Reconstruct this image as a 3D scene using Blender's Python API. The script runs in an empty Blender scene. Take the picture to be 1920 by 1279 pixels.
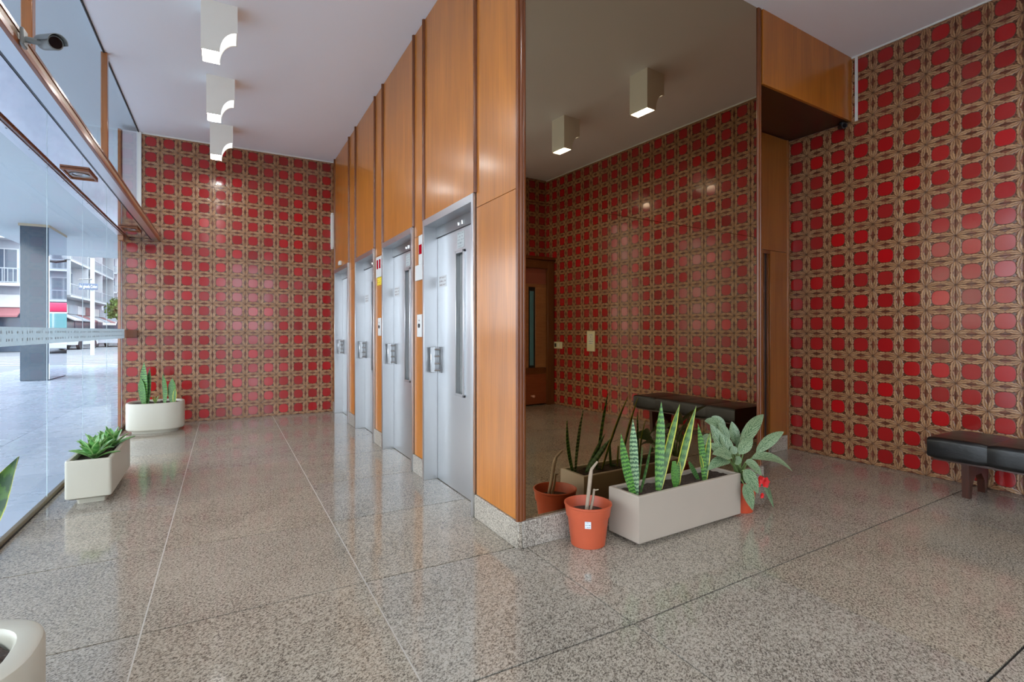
import bpy, bmesh, math, random
from math import sin, cos, pi, radians, sqrt, atan2
from mathutils import Vector, Matrix

random.seed(7)
C = bpy.context.scene.collection
S = bpy.context.scene

# ------------------------------------------------------------------ camera, world, exposure
F, PX, PY = 964.98, 949.1, 620.7            # focal length and principal point, in pixels of the 1920x1279 frame
YAW = radians(28.64); CAMH = 1.2257
cam_d = bpy.data.cameras.new('camera'); cam = bpy.data.objects.new('camera', cam_d); C.objects.link(cam)
cam_d.sensor_width = 36.0; cam_d.lens = F / 1920 * 36
cam_d.shift_x = (960 - PX) / 1920; cam_d.shift_y = -(639.5 - PY) / 1920
cam_d.clip_start = 0.05; cam_d.clip_end = 500
cam.location = (0, 0, CAMH); cam.rotation_euler = (pi / 2, 0, -YAW)
S.camera = cam
w = bpy.data.worlds.new('overcast_sky'); S.world = w; w.use_nodes = True
bgn = w.node_tree.nodes['Background']
bgn.inputs['Color'].default_value = (0.86, 0.93, 1.0, 1); bgn.inputs['Strength'].default_value = 4.3
LAMP_POWER = 62.0
S.view_settings.view_transform = 'Standard'; S.view_settings.look = 'None'
S.view_settings.exposure = 0.40; S.view_settings.gamma = 1.0; S.view_settings.use_curve_mapping = False
try:
    S.cycles.max_bounces = 10; S.cycles.diffuse_bounces = 6; S.cycles.glossy_bounces = 6
    S.cycles.transparent_max_bounces = 16; S.cycles.sample_clamp_indirect = 6.0
except Exception:
    pass

H = 3.8                                     # ceiling height
XE, YB, TB = 1.4486, 8.154, 0.0114          # lift wall plane, back corner, tilt of the back wall
XR, YR, TR = 5.1751, 3.1182, 0.0299         # right wall
YM, TM = 2.4926, 0.0512                     # mirror wall
XG = -1.125                                 # street glass
MREC = 0.03                                 # depth of the mirror behind the granite foot


def at(px, py, y):
    """a point of the photograph turned into the point of the room at depth y"""
    c, s = cos(YAW), sin(YAW)
    xc = (px - PX) / F; v = -(py - PY) / F
    dx, dy = xc * c + s, -xc * s + c
    t = y / dy
    return Vector((dx * t, y, CAMH + v * t))


# ------------------------------------------------------------------ mesh helpers
class MB:
    def __init__(self):
        self.bm = bmesh.new(); self.uv = self.bm.loops.layers.uv.new('UVMap')

    def box(self, x0, x1, y0, y1, z0, z1, bev=0.0, seg=1, M=None):
        r = bmesh.ops.create_cube(self.bm, size=1.0)
        vs = r['verts']
        for v in vs:
            v.co = Vector(((x0 + x1) / 2 + v.co.x * (x1 - x0), (y0 + y1) / 2 + v.co.y * (y1 - y0), (z0 + z1) / 2 + v.co.z * (z1 - z0)))
        if bev > 0:
            es = list({e for v in vs for e in v.link_edges})
            rr = bmesh.ops.bevel(self.bm, geom=es, offset=bev, segments=seg, affect='EDGES', profile=0.5)
            vs = list({v for f in rr['faces'] for v in f.verts} | {v for v in vs if v.is_valid})
        if M is not None:
            for v in vs: v.co = M @ v.co
        return self

    def loft(self, rings, close=True, cap=True, uvs=None):
        V = [[self.bm.verts.new(p) for p in r] for r in rings]
        n = len(rings[0]); m = len(rings)
        for i in range(m - 1):
            for j in range(n if close else n - 1):
                k = (j + 1) % n
                try:
                    f = self.bm.faces.new((V[i][j], V[i][k], V[i + 1][k], V[i + 1][j]))
                except ValueError:
                    continue
                if uvs:
                    for l, (a, b) in zip(f.loops, ((i, j), (i, k), (i + 1, k), (i + 1, j))):
                        l[self.uv].uv = uvs(a, b)
        if cap:
            try:
                self.bm.faces.new(list(reversed(V[0]))); self.bm.faces.new(V[-1])
            except ValueError:
                pass
        return self

    def lathe(self, prof, n=24, c=(0, 0, 0), sx=1.0, sy=1.0, cap=True, p=2.0):
        rings = []
        for r, z in prof:
            ring = []
            for k in range(n):
                a = 2 * pi * k / n; ca, sa = cos(a), sin(a)
                ca = math.copysign(abs(ca) ** (2 / p), ca); sa = math.copysign(abs(sa) ** (2 / p), sa)
                ring.append((c[0] + r * sx * ca, c[1] + r * sy * sa, c[2] + z))
            rings.append(ring)
        return self.loft(rings, cap=cap)

    def tube(self, pts, rad, n=8):
        rings = []; ov = (Vector(pts[-1]) - Vector(pts[0])).normalized()
        ref = Vector((0.03, 0.11, 1)) if abs(ov.z) < .8 else Vector((1, .1, 0))
        for i, p in enumerate(pts):
            p = Vector(p)
            a = Vector(pts[max(i - 1, 0)]); b = Vector(pts[min(i + 1, len(pts) - 1)])
            t = (b - a).normalized()
            u = t.cross(ref).normalized(); v = t.cross(u)
            r = rad[i] if isinstance(rad, (list, tuple)) else rad
            rings.append([p + (u * cos(2 * pi * k / n) + v * sin(2 * pi * k / n)) * r for k in range(n)])
        return self.loft(rings)

    def prism(self, poly, f):
        """poly: 2D outline; f(a, b, t) maps to 3D for t = 0 and 1"""
        return self.loft([[f(a, b, 0) for a, b in poly], [f(a, b, 1) for a, b in poly]])

    def ball(self, c, r, sub=2, s=(1, 1, 1)):
        rr = bmesh.ops.create_icosphere(self.bm, subdivisions=sub, radius=1)
        for v in rr['verts']: v.co = Vector((c[0] + v.co.x * r * s[0], c[1] + v.co.y * r * s[1], c[2] + v.co.z * r * s[2]))
        return self

    def mesh(self, name, mat, smooth=40):
        me = bpy.data.meshes.new(name)
        bmesh.ops.recalc_face_normals(self.bm, faces=self.bm.faces)
        self.bm.to_mesh(me); self.bm.free()
        if mat: me.materials.append(mat)
        if smooth:
            for p in me.polygons: p.use_smooth = True
            me.set_sharp_from_angle(angle=radians(smooth))
        return me

    def obj(self, name, mat, parent=None, smooth=40):
        return link(name, self.mesh(name, mat, smooth), parent)


def link(name, me, parent=None):
    o = bpy.data.objects.new(name, me); C.objects.link(o)
    if parent: o.parent = parent
    return o


def tag(o, label=None, cat=None, group=None, kind=None):
    if label: o['label'] = label
    if cat: o['category'] = cat
    if group: o['group'] = group
    if kind: o['kind'] = kind
    return o


def thing(name, label, cat, loc=(0, 0, 0), rotz=0.0, group=None):
    o = bpy.data.objects.new(name, None); C.objects.link(o)
    o.location = loc; o.rotation_euler = (0, 0, rotz); o.empty_display_size = 0.1
    return tag(o, label, cat, group)


def struct(o, loc=(0, 0, 0), rotz=0.0, label=None):
    o.location = loc; o.rotation_euler = (0, 0, rotz)
    return tag(o, label, None, None, 'structure')


def copy_tree(o, parent=None):
    c = o.copy(); C.objects.link(c)
    if parent: c.parent = parent
    for ch in list(o.children): copy_tree(ch, c)
    return c


def bx(name, b, mat, parent=None, bev=0.0, seg=1):
    return MB().box(*b, bev=bev, seg=seg).obj(name, mat, parent)


# ------------------------------------------------------------------ node helpers
class E:
    def __init__(self, g, s): self.g, self.s = g, s
    def _m(self, op, *o, clamp=False):
        n = self.g.nodes.new('ShaderNodeMath'); n.operation = op; n.use_clamp = clamp
        for i, x in enumerate((self,) + o):
            if isinstance(x, E): self.g.links.new(x.s, n.inputs[i])
            else: n.inputs[i].default_value = x
        return E(self.g, n.outputs[0])
    def __add__(a, b): return a._m('ADD', b)
    def __radd__(a, b): return a._m('ADD', b)
    def __sub__(a, b): return a._m('SUBTRACT', b)
    def __rsub__(a, b): return (a * -1.0) + b
    def __mul__(a, b): return a._m('MULTIPLY', b)
    def __rmul__(a, b): return a._m('MULTIPLY', b)
    def __truediv__(a, b): return a._m('DIVIDE', b)
    def __pow__(a, b): return a._m('POWER', b)
    def abs(a): return a._m('ABSOLUTE')
    def sin(a): return a._m('SINE')
    def cos(a): return a._m('COSINE')
    def sqrt(a): return a._m('SQRT')
    def frac(a): return a._m('FRACT')
    def floor(a): return a._m('FLOOR')
    def max(a, b): return a._m('MAXIMUM', b)
    def min(a, b): return a._m('MINIMUM', b)
    def lt(a, b): return a._m('LESS_THAN', b)
    def gt(a, b): return a._m('GREATER_THAN', b)
    def sat(a): return a._m('ADD', 0.0, clamp=True)
    def ss(a, lo, hi):
        n = a.g.nodes.new('ShaderNodeMapRange'); n.interpolation_type = 'SMOOTHSTEP'
        a.g.links.new(a.s, n.inputs[0]); n.inputs[1].default_value = lo; n.inputs[2].default_value = hi
        return E(a.g, n.outputs[0])


class Mat:
    def __init__(self, name, col=(.8, .8, .8), rough=.5, metal=0.0, **kw):
        self.m = bpy.data.materials.new(name); self.m.use_nodes = True
        self.g = self.m.node_tree; self.p = self.g.nodes['Principled BSDF']
        self.set('Base Color', (*col, 1)); self.set('Roughness', rough); self.set('Metallic', metal)
        for k, v in kw.items(): self.set(k.replace('_', ' '), v)
    def node(self, t): return self.g.nodes.new(t)
    def set(self, k, v):
        i = self.p.inputs[k]
        if isinstance(v, E): self.g.links.new(v.s, i)
        else: i.default_value = v
    def e(self, s): return E(self.g, s)
    def pos(self, kind='pos'):
        if kind == 'pos': return self.node('ShaderNodeNewGeometry').outputs['Position']
        n = self.node('ShaderNodeTexCoord'); return n.outputs[kind]
    def mapping(self, s, scale=(1, 1, 1), rot=(0, 0, 0), loc=(0, 0, 0)):
        n = self.node('ShaderNodeMapping'); self.g.links.new(s, n.inputs[0])
        n.inputs['Scale'].default_value = scale; n.inputs['Rotation'].default_value = rot; n.inputs['Location'].default_value = loc
        return n.outputs[0]
    def addv(self, s, e, k=17.0):
        n = self.node('ShaderNodeVectorMath'); n.operation = 'ADD'
        self.g.links.new(s, n.inputs[0])
        c = self.node('ShaderNodeCombineXYZ')
        for i in range(3): self.g.links.new((e * (k * (i + 1))).s, c.inputs[i])
        self.g.links.new(c.outputs[0], n.inputs[1]); return n.outputs[0]
    def noise(self, s, scale, detail=3, rough=.55, dist=0.0):
        n = self.node('ShaderNodeTexNoise'); self.g.links.new(s, n.inputs['Vector'])
        n.inputs['Scale'].default_value = scale; n.inputs['Detail'].default_value = detail
        n.inputs['Roughness'].default_value = rough; n.inputs['Distortion'].default_value = dist
        return E(self.g, n.outputs[0])
    def voro(self, s, scale, out='Distance'):
        n = self.node('ShaderNodeTexVoronoi'); self.g.links.new(s, n.inputs['Vector']); n.inputs['Scale'].default_value = scale
        if out == 'Rand':
            w2 = self.node('ShaderNodeSeparateColor'); self.g.links.new(n.outputs['Color'], w2.inputs[0]); return E(self.g, w2.outputs[0])
        return E(self.g, n.outputs[out])
    def xyz(self, s):
        n = self.node('ShaderNodeSeparateXYZ'); self.g.links.new(s, n.inputs[0])
        return [E(self.g, o) for o in n.outputs]
    def mix(self, f, a, b):
        n = self.node('ShaderNodeMix'); n.data_type = 'RGBA'
        if isinstance(f, E): self.g.links.new(f.s, n.inputs[0])
        else: n.inputs[0].default_value = f
        for i, x in ((6, a), (7, b)):
            if isinstance(x, E): self.g.links.new(x.s, n.inputs[i])
            else: n.inputs[i].default_value = (*x, 1)
        return E(self.g, n.outputs[2])
    def ramp(self, f, stops):
        n = self.node('ShaderNodeValToRGB'); self.g.links.new(f.s, n.inputs[0])
        cr = n.color_ramp
        while len(cr.elements) < len(stops): cr.elements.new(0.5)
        for el, (p, c) in zip(cr.elements, stops): el.position = p; el.color = (*c, 1)
        return E(self.g, n.outputs[0])
    def rnd(self): return E(self.g, self.node('ShaderNodeObjectInfo').outputs['Random'])
    def scalec(self, c, f):
        n = self.node('ShaderNodeVectorMath'); n.operation = 'SCALE'
        self.g.links.new(c.s, n.inputs[0]); self.g.links.new(f.s, n.inputs['Scale']); return E(self.g, n.outputs[0])
    def bump(self, h, strength=.3, dist=.002):
        n = self.node('ShaderNodeBump'); n.inputs['Strength'].default_value = strength; n.inputs['Distance'].default_value = dist
        self.g.links.new(h.s, n.inputs['Height']); self.g.links.new(n.outputs[0], self.p.inputs['Normal'])


def m_plain(name, col, rough=.5, metal=0.0, var=.08, scale=6.0, **kw):
    """plain material with a little procedural unevenness"""
    a = Mat(name, col, rough, metal, **kw)
    n = a.noise(a.pos('Object'), scale, 4)
    a.set('Base Color', a.mix(n, tuple(c * (1 - var) for c in col), tuple(min(1, c * (1 + var)) for c in col)))
    return a.m


def m_tile():
    a = Mat('ornate_red_tile', rough=.17)
    x, y, _ = a.xyz(a.pos('UV'))
    at_n = a.node('ShaderNodeAttribute'); at_n.attribute_name = 'tile_shade'
    rnd = (a.rnd() + a.e(at_n.outputs['Fac'])).frac()
    U, V = x * 2.0 - 1.0, y * 2.0 - 1.0
    A, B = U.abs(), V.abs()
    nz = a.addv(a.pos('UV'), rnd)
    wob = a.noise(nz, 8.0, 3, .6) - 0.5
    r4 = ((A ** 2.9) + (B ** 2.9)) ** (1 / 2.9)
    m, n = A.max(B), A.min(B)
    e = 1.0 - m                                       # 0 at the joint, towards the red field
    s = 1.0 - n                                       # 0 at the corner, 1 at the middle of the edge
    d = r4 - 0.60 + wob * .05                         # <0 inside the red field
    red = d.ss(0.010, -0.010)
    ring = d.ss(0.045, 0.012) * d.ss(-0.02, 0.006)
    # a lobed leaf from the corner in towards the middle of every half edge, mirrored across the joint
    ec = ((s * 1.57).sin() ** 1.15) * 0.255
    w_ = ((s * 3.02 + 0.06).sin().max(0.0) ** 0.5) * 0.188 + (s * 23.0).sin() * 0.022 + wob * .09
    q = (e - ec) / w_.max(0.01)
    leaf_ = (q.abs() - 1.0).ss(0.14, -0.14)
    rim = (q.abs() - 0.92).abs().ss(0.30, 0.0)
    flow = q * 5.2 + s * 3.0 + wob * 6.0
    vein = (flow.sin() * 0.5 + 0.5) ** 3.0
    berry = (((n - 0.50) ** 2.0 + (e - 0.38) ** 2.0).sqrt()).ss(0.085, 0.045)
    core = (e - 0.045).ss(0.03, -0.02) * (s - .35).ss(0.0, .3)
    joint = e.ss(0.020, 0.0)
    tone = a.noise(nz, 3.0, 2)
    tan = a.mix(tone.ss(.35, .65), (.34, .165, .076), (.45, .240, .118))
    tan = a.mix(vein * 0.80, tan, (.13, .050, .020))
    ground = a.mix(tone.ss(.4, .6), (.21, .060, .032), (.125, .038, .018))
    c = a.mix(leaf_, ground, tan)
    star = ((e * e + s * s).sqrt()).ss(0.13, 0.05); diag = (A - B).abs().ss(.07, .02) * m.ss(.62, .72)
    dark = ring.max(rim * leaf_ * .6).max(berry).max(joint * .15).max(star * .85).max(diag * .7)
    c = a.mix(dark * 0.88, c, (.05, .018, .008))
    redc = a.ramp(rnd, [(0.0, (.25, .014, .012)), (.35, (.38, .011, .012)), (.7, (.31, .020, .017)), (1.0, (.46, .007, .009))])
    c = a.mix(red, c, redc)
    a.set('Base Color', c)
    a.set('Roughness', (1.0 - red) * 0.06 + 0.11 + rnd * .05)
    a.set('Specular IOR Level', .52)
    hgt = (1.0 - red) * leaf_ * (0.8 - vein * 0.35) * (1.0 - dark * .5) + red * .35
    a.bump(hgt, .5, .004)
    return a.m


def m_granite(name, light, mid, dark, rough=.12, scale=1.0):
    a = Mat(name, rough=rough)
    rnd = a.rnd()
    P = a.mapping(a.addv(a.pos(), rnd, 3.1), (1.0, 1.0, 1.0), (0, 0, radians(-38)))
    P = a.mapping(P, (1.0, 1.45, 1.2))
    n1 = a.noise(P, 58.0 * scale, 5, .68, .3)
    n2 = a.noise(P, 120.0 * scale, 2, .5, .2)
    n3 = a.noise(a.pos(), 2.2, 3)
    v = a.voro(P, 95 * scale, 'Rand')
    t = n1 * 0.75 + n2 * 0.22 + v * 0.10 + (n3 - .5) * 0.10
    c = a.ramp(t, [(.36, dark), (.455, tuple(x * .55 for x in mid)), (.50, mid), (.57, light), (.72, tuple(min(1, x * 1.25) for x in light))])
    warm = a.mix(rnd, (1.03, 1.0, .94), (.97, .99, 1.01))
    mm = a.node('ShaderNodeMix'); mm.data_type = 'RGBA'; mm.blend_type = 'MULTIPLY'; mm.inputs[0].default_value = 1.0
    a.g.links.new(c.s, mm.inputs[6]); a.g.links.new(warm.s, mm.inputs[7])
    a.set('Base Color', E(a.g, mm.outputs[2]))
    a.set('Roughness', n3 * .06 + (rough - .03)); a.set('Specular IOR Level', .62)
    return a.m


def m_wood(name, c0, c1, rough=.22, coat=.5, axis='z', k=1.0):
    a = Mat(name, rough=rough, Coat_Weight=coat, Coat_Roughness=.16)
    sc = {'z': (26, 26, .55), 'x': (.6, 26, 26), 'y': (26, .6, 26)}[axis]
    P = a.addv(a.mapping(a.pos(), tuple(s * k for s in sc)), a.rnd(), 5.0)
    n1 = a.noise(P, 3.2, 5, .6, .35)
    P2 = a.addv(a.mapping(a.pos(), tuple((s * .12 if s > 1 else s) for s in sc)), a.rnd(), 3.0)
    n2 = a.noise(P2, 2.4, 3, .5, .6)
    t = n1 * 0.55 + n2 * 0.45
    a.set('Base Color', a.ramp(t, [(.30, c0), (.5, tuple((x + y) / 2 for x, y in zip(c0, c1))), (.68, c1)]))
    a.bump(n1, .04, .001)
    return a.m


def m_steel(name, col=(.60, .61, .63), rough=.24, axis=(140, 140, 1.2)):
    a = Mat(name, col, rough, 1.0)
    n = a.noise(a.mapping(a.pos(), axis), 3.0, 3)
    a.set('Roughness', n * .06 + rough - .03)
    a.set('Base Color', a.mix(n, tuple(x * .965 for x in col), tuple(min(1, x * 1.03) for x in col)))
    return a.m


def m_glass(name, tint=(1, 1, 1), ior=1.45, rough=.0):
    m = bpy.data.materials.new(name); m.use_nodes = True; g = m.node_tree; g.nodes.clear()
    o = g.nodes.new('ShaderNodeOutputMaterial'); mx = g.nodes.new('ShaderNodeMixShader')
    t = g.nodes.new('ShaderNodeBsdfTransparent'); t.inputs[0].default_value = (*tint, 1)
    s = g.nodes.new('ShaderNodeBsdfGlossy'); s.inputs['Roughness'].default_value = rough
    f = g.nodes.new('ShaderNodeFresnel'); f.inputs[0].default_value = ior
    ge = g.nodes.new('ShaderNodeNewGeometry')                  # the sheet reflects at its front face only
    e = (1.0 - E(g, ge.outputs['Backfacing'])) * E(g, f.outputs[0])
    g.links.new(e.s, mx.inputs[0]); g.links.new(t.outputs[0], mx.inputs[1]); g.links.new(s.outputs[0], mx.inputs[2])
    g.links.new(mx.outputs[0], o.inputs[0]); return m


def m_emit(name, col, st):
    m = bpy.data.materials.new(name); m.use_nodes = True; g = m.node_tree; g.nodes.clear()
    o = g.nodes.new('ShaderNodeOutputMaterial'); s = g.nodes.new('ShaderNodeEmission')
    s.inputs[0].default_value = (*col, 1); s.inputs[1].default_value = st
    g.links.new(s.outputs[0], o.inputs[0]); return m


def m_print(name, paper, ink, rows, fill=.55, cols=14.0, rough=.5):
    """small print too fine to read: rows of ink marks on paper (UV 0..1)"""
    a = Mat(name, paper, rough)
    x, y, _ = a.xyz(a.pos('UV'))
    ry = (y * rows).frac(); rid = (y * rows).floor()
    n = a.noise(a.mapping(a.pos('UV'), (cols, rows, 1)), 1.6, 1)
    row = ry.ss(.25, .35) * ry.ss(.78, .68)
    ins = x.ss(.06, .09) * x.ss(.94, .91) * y.ss(.03, .05) * y.ss(.97, .95)
    k = row * ins * (n + (rid * 1.7).sin() * .04).gt(fill)
    a.set('Base Color', a.mix(k, paper, ink)); return a.m


def m_leaf(name, c_a, c_b, margin=None, bands=0.0, feather=None, rough=.35, mw=.34):
    a = Mat(name, rough=rough)
    x, y, _ = a.xyz(a.pos('UV'))
    P = a.pos('UV'); n = a.noise(a.addv(a.mapping(P, (3, 9, 1)), a.rnd()), 2.0, 4, .6, .8)
    if feather:
        mid = (x - .5).abs()
        st = ((y * 46.0 - mid * 42.0 + (n - .5) * 16.0).sin() * .5 + .5)
        c = a.mix((st * n * 1.9).ss(.42, .80), c_a, c_b)
        c = a.mix((mid * -1.0 + .06).ss(0, .05) * .6, c, c_b)
    else:
        st = ((y * bands + (n - .5) * 9.0).sin() * .5 + .5) if bands else n
        c = a.mix((st * .62 + n * .42).ss(.36, .72), c_a, c_b)
    if margin:
        mid = (x - .5).abs() + (n - .5) * .06
        c = a.mix(mid.ss(mw, mw + .04), c, margin)
    a.set('Base Color', c); a.set('Subsurface Weight', 0.0)
    a.bump(n, .15, .002)
    return a.m


TILE = m_tile()
GROUT = m_plain('brown_grout', (.34, .17, .12), .7)
GRANITE = m_granite('polished_granite', (.40, .355, .295), (.25, .215, .175), (.075, .064, .055), .08, 1.6)
GRANITE_FOOT = m_granite('granite_foot', (.47, .42, .36), (.24, .205, .17), (.05, .043, .038), .3, 1.9)
JOINT = m_plain('dark_joint', (.022, .019, .017), .9)
JOINT_L = m_plain('pale_joint', (.42, .38, .33), .6)
PLASTER = m_plain('ceiling_plaster', (.90, .895, .915), .75, 0, .02, 1.5)
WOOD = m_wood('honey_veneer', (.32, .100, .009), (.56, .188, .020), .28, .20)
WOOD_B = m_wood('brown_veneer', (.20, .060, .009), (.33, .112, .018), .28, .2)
WOOD_D = m_wood('dark_trim_wood', (.115, .030, .007), (.21, .058, .013), .24, .0)
WOOD_M = m_wood('mullion_wood', (.26, .085, .022), (.42, .16, .05), .25, .5)
WOOD_H = m_wood('header_wood', (.20, .055, .014), (.34, .105, .026), .35, .1, 'y')
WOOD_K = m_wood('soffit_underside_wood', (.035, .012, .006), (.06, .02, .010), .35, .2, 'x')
WOOD_X = m_wood('door_panel_wood', (.26, .10, .035), (.42, .18, .07), .3, .3, 'x')
WOOD_R = m_wood('reddish_door_wood', (.20, .045, .015), (.30, .075, .025), .3, .3, 'x')
STEEL = m_steel('brushed_steel', (.61, .615, .625), .30)
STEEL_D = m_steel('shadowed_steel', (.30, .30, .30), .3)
CHROME = m_steel('handle_steel', (.66, .66, .66), .18)
MIRROR = Mat('smoked_mirror', (.44, .345, .225), .012, 1.0).m
HEADPAN = Mat('polished_header_panel', (.80, .77, .80), .06, 1.0).m
ALU = m_steel('white_aluminium', (.78, .79, .82), .3, (2, 60, 60))
GLASS = m_glass('street_glass', (.97, .99, 1.0), 1.08)
def m_frost():
    m = m_glass('frosted_band', (.80, .86, .88), 1.3, .3); g = m.node_tree
    o = next(n for n in g.nodes if n.type == 'OUTPUT_MATERIAL'); mx = g.nodes.new('ShaderNodeMixShader'); mx.inputs[0].default_value = .62
    d = g.nodes.new('ShaderNodeBsdfDiffuse'); d.inputs[0].default_value = (.62, .70, .73, 1)
    t = g.nodes.new('ShaderNodeBsdfTranslucent'); t.inputs[0].default_value = (.62, .70, .73, 1)
    m2 = g.nodes.new('ShaderNodeMixShader'); g.links.new(d.outputs[0], m2.inputs[1]); g.links.new(t.outputs[0], m2.inputs[2])
    src = o.inputs[0].links[0].from_socket
    g.links.new(src, mx.inputs[1]); g.links.new(m2.outputs[0], mx.inputs[2]); g.links.new(mx.outputs[0], o.inputs[0]); return m
FROST = m_frost()
LAMP_SHELL = m_plain('cream_lamp_shell', (.80, .765, .68), .45, 0, .03)
LAMP_GLOW = m_emit('lamp_diffuser', (1.0, .985, .95), LAMP_POWER)
LAMP_SIDE = m_emit('lamp_curve_glow', (.95, .98, 1.0), 1.1)
WHITE_TRIM = m_plain('white_trim_paint', (.72, .71, .66), .5)
CREAM = m_plain('cream_planter', (.50, .47, .385), .3, 0, .03)
WHITE_P = m_plain('white_planter', (.43, .365, .30), .38, 0, .03)
TERRA = m_plain('orange_plastic_pot', (.48, .085, .034), .42, 0, .12, 14)
REDPOT = m_plain('red_plastic_pot', (.55, .07, .025), .42, 0, .12, 14)
def m_soil():
    a = Mat('dark_soil', rough=.95); n = a.noise(a.mapping(a.pos(), (30, 60, 40)), 2.2, 5, .7, .8)
    a.set('Base Color', a.ramp(n, [(.3, (.02, .013, .009)), (.5, (.075, .045, .03)), (.7, (.19, .135, .10))])); a.bump(n, 1.0, .02); return a.m
SOIL = m_soil()
LEATHER = None
def m_leather():
    a = Mat('black_leather', (.007, .007, .0075), .26)
    n = a.noise(a.pos('Object'), 7, 4, .6, 1.0); f = a.noise(a.pos('Object'), 220, 2)
    a.set('Roughness', n * .18 + .22); w3 = a.noise(a.mapping(a.pos('Object'), (5, 14, 9)), 2.0, 3, .6, 1.5); a.bump(n * .7 + w3 * .3 + f * .05, .22, .014); return a.m
LEATHER = m_leather()
BENCH_W = m_wood('bench_leg_wood', (.022, .007, .004), (.075, .019, .009), .35, .15)
BLACK = m_plain('black_plastic', (.02, .02, .022), .3)
GREY_P = m_plain('grey_camera_housing', (.20, .205, .195), .4)
LENS = Mat('camera_lens', (.006, .006, .008), .06).m
PLATE = m_plain('pale_plate', (.62, .62, .60), .4)
IVORY = m_plain('ivory_plastic', (.70, .63, .40), .4)
RED_LED = m_emit('red_display', (.28, .006, .016), 1.0)
YELLOW = m_print('yellow_sticker', (.85, .62, .02), (.30, .20, .02), 4.0, .5, 8)
PRINT = m_print('steel_sticker', (.44, .46, .45), (.20, .21, .22), 5.0, .52, 8)
PRINT_W = m_print('white_sticker', (.56, .555, .55), (.30, .25, .24), 3.0, .46, 10)
PRINT_B = m_print('notice_print', (.74, .70, .52), (.20, .24, .42), 5.0, .5, 6)
CASE = m_plain('grey_window_slot', (.26, .26, .25), .25)

# ------------------------------------------------------------------ floor
fl = MB()
fl.box(XG - .02, XE + .3, -2.3, YB + .25, -.12, -.006)
fl.box(XE, 5.6, -2.3, 3.5, -.12, -.006)
floor = struct(fl.obj('floor', JOINT), label='polished speckled granite slab floor')
def fy(x, y): return y + .045 * max(0.0, x - 1.5)
G, GY = .0030, .0045
xs = [-1.2 + .9 * i for i in range(9)]
ys = [2.535 - .9 * 6 + .885 * 0 + .9 * i for i in range(14)]
for i in range(8):
    for j in range(13):
        x0, x1, y0, y1 = max(xs[i], XG), xs[i + 1], ys[j], min(ys[j + 1], YB + .2)
        if y1 < -2.3 or y0 > YB + .15: continue
        if x0 >= 1.49 and y0 > 2.5 and not (x1 > 3.2 and y0 < 3.4): continue
        y0 = max(y0, -2.25)
        if i == 2 and y0 > 2.5: x1 = 1.60
        b = MB()
        pts = [(x0 + G, fy(x0, y0) + GY), (x1 - G, fy(x1, y0) + GY), (x1 - G, fy(x1, y1) - GY), (x0 + G, fy(x0, y1) - GY)]
        cx = sum(p[0] for p in pts) / 4; cy = sum(p[1] for p in pts) / 4
        def ins(p, d): return (p[0] + math.copysign(d, cx - p[0]) - cx, p[1] + math.copysign(d, cy - p[1]) - cy)
        b.loft([[(*ins(p, 0), -.02) for p in pts], [(*ins(p, 0), 0) for p in pts]])
        o = b.obj('floor_slab', GRANITE, floor); o.location = (cx, cy, 0)
bx('joint_strip', (.6 - .003, .6 + .003, -2.2, YB, -.006, -.0004), JOINT_L, floor)
# the pale long joint by the street side
bx('joint_strip', (-.3 - .0035, -.3 + .0035, -2.2, YB, -.006, -.0002), JOINT_L, floor)

# ------------------------------------------------------------------ ceiling
cl = MB()
cl.box(-.98, XE + .02, -2.3, YB + .3, H, H + .15)
cl.box(XE + .02, 5.6, -2.3, 3.5, H, H + .15)
struct(cl.obj('ceiling', PLASTER), label='pale grey plaster ceiling')

# ------------------------------------------------------------------ tiled walls
def tile_mesh(s=.2, gap=.0009, bev=.0018, dep=.005):
    me = bpy.data.meshes.new('tile'); h = s / 2 - gap; k = h - bev
    v = [(-h, 0, -h), (h, 0, -h), (h, 0, h), (-h, 0, h), (-k, -dep, -k), (k, -dep, -k), (k, -dep, k), (-k, -dep, k)]
    f = [(4, 5, 6, 7), (0, 1, 5, 4), (1, 2, 6, 5), (2, 3, 7, 6), (3, 0, 4, 7)]
    me.from_pydata(v, [], f)
    uv = me.uv_layers.new(name='UVMap')
    for l in me.loops:
        c = v[l.vertex_index]; uv.data[l.index].uv = (c[0] / (2 * h) + .5, c[2] / (2 * h) + .5)
    me.materials.append(TILE); return me
TM_ = tile_mesh()
def tiles(parent, cells):
    for cx, cz in cells:
        o = link('tile', TM_, parent); o.location = (cx, 0, cz)
        o.rotation_euler = (radians(random.gauss(0, .28)), random.choice((0, pi / 2, pi, -pi / 2)), radians(random.gauss(0, .28)))
def tile_field(parent, cells):
    me0 = TM_; V = []; Fc = []; UV = []; R = []
    for cx, cz in cells:
        b = len(V); ta, tb_ = random.gauss(0, .005), random.gauss(0, .005)
        for v in me0.vertices:
            V.append((v.co.x + cx, v.co.y + v.co.x * ta + v.co.z * tb_, v.co.z + cz))
        r = random.random()
        for p in me0.polygons:
            Fc.append([b + i for i in p.vertices]); R.append(r)
            for li in p.loop_indices: UV.append(tuple(me0.uv_layers[0].data[li].uv))
    me = bpy.data.meshes.new('tile_field'); me.from_pydata(V, [], Fc)
    uv = me.uv_layers.new(name='UVMap')
    for l, u in zip(uv.data, UV): l.uv = u
    at_ = me.attributes.new('tile_shade', 'FLOAT', 'FACE')
    for d, r in zip(at_.data, R): d.value = r
    me.materials.append(TILE)
    o = link('tile_field', me, parent); o['kind'] = 'stuff'; return o

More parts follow.
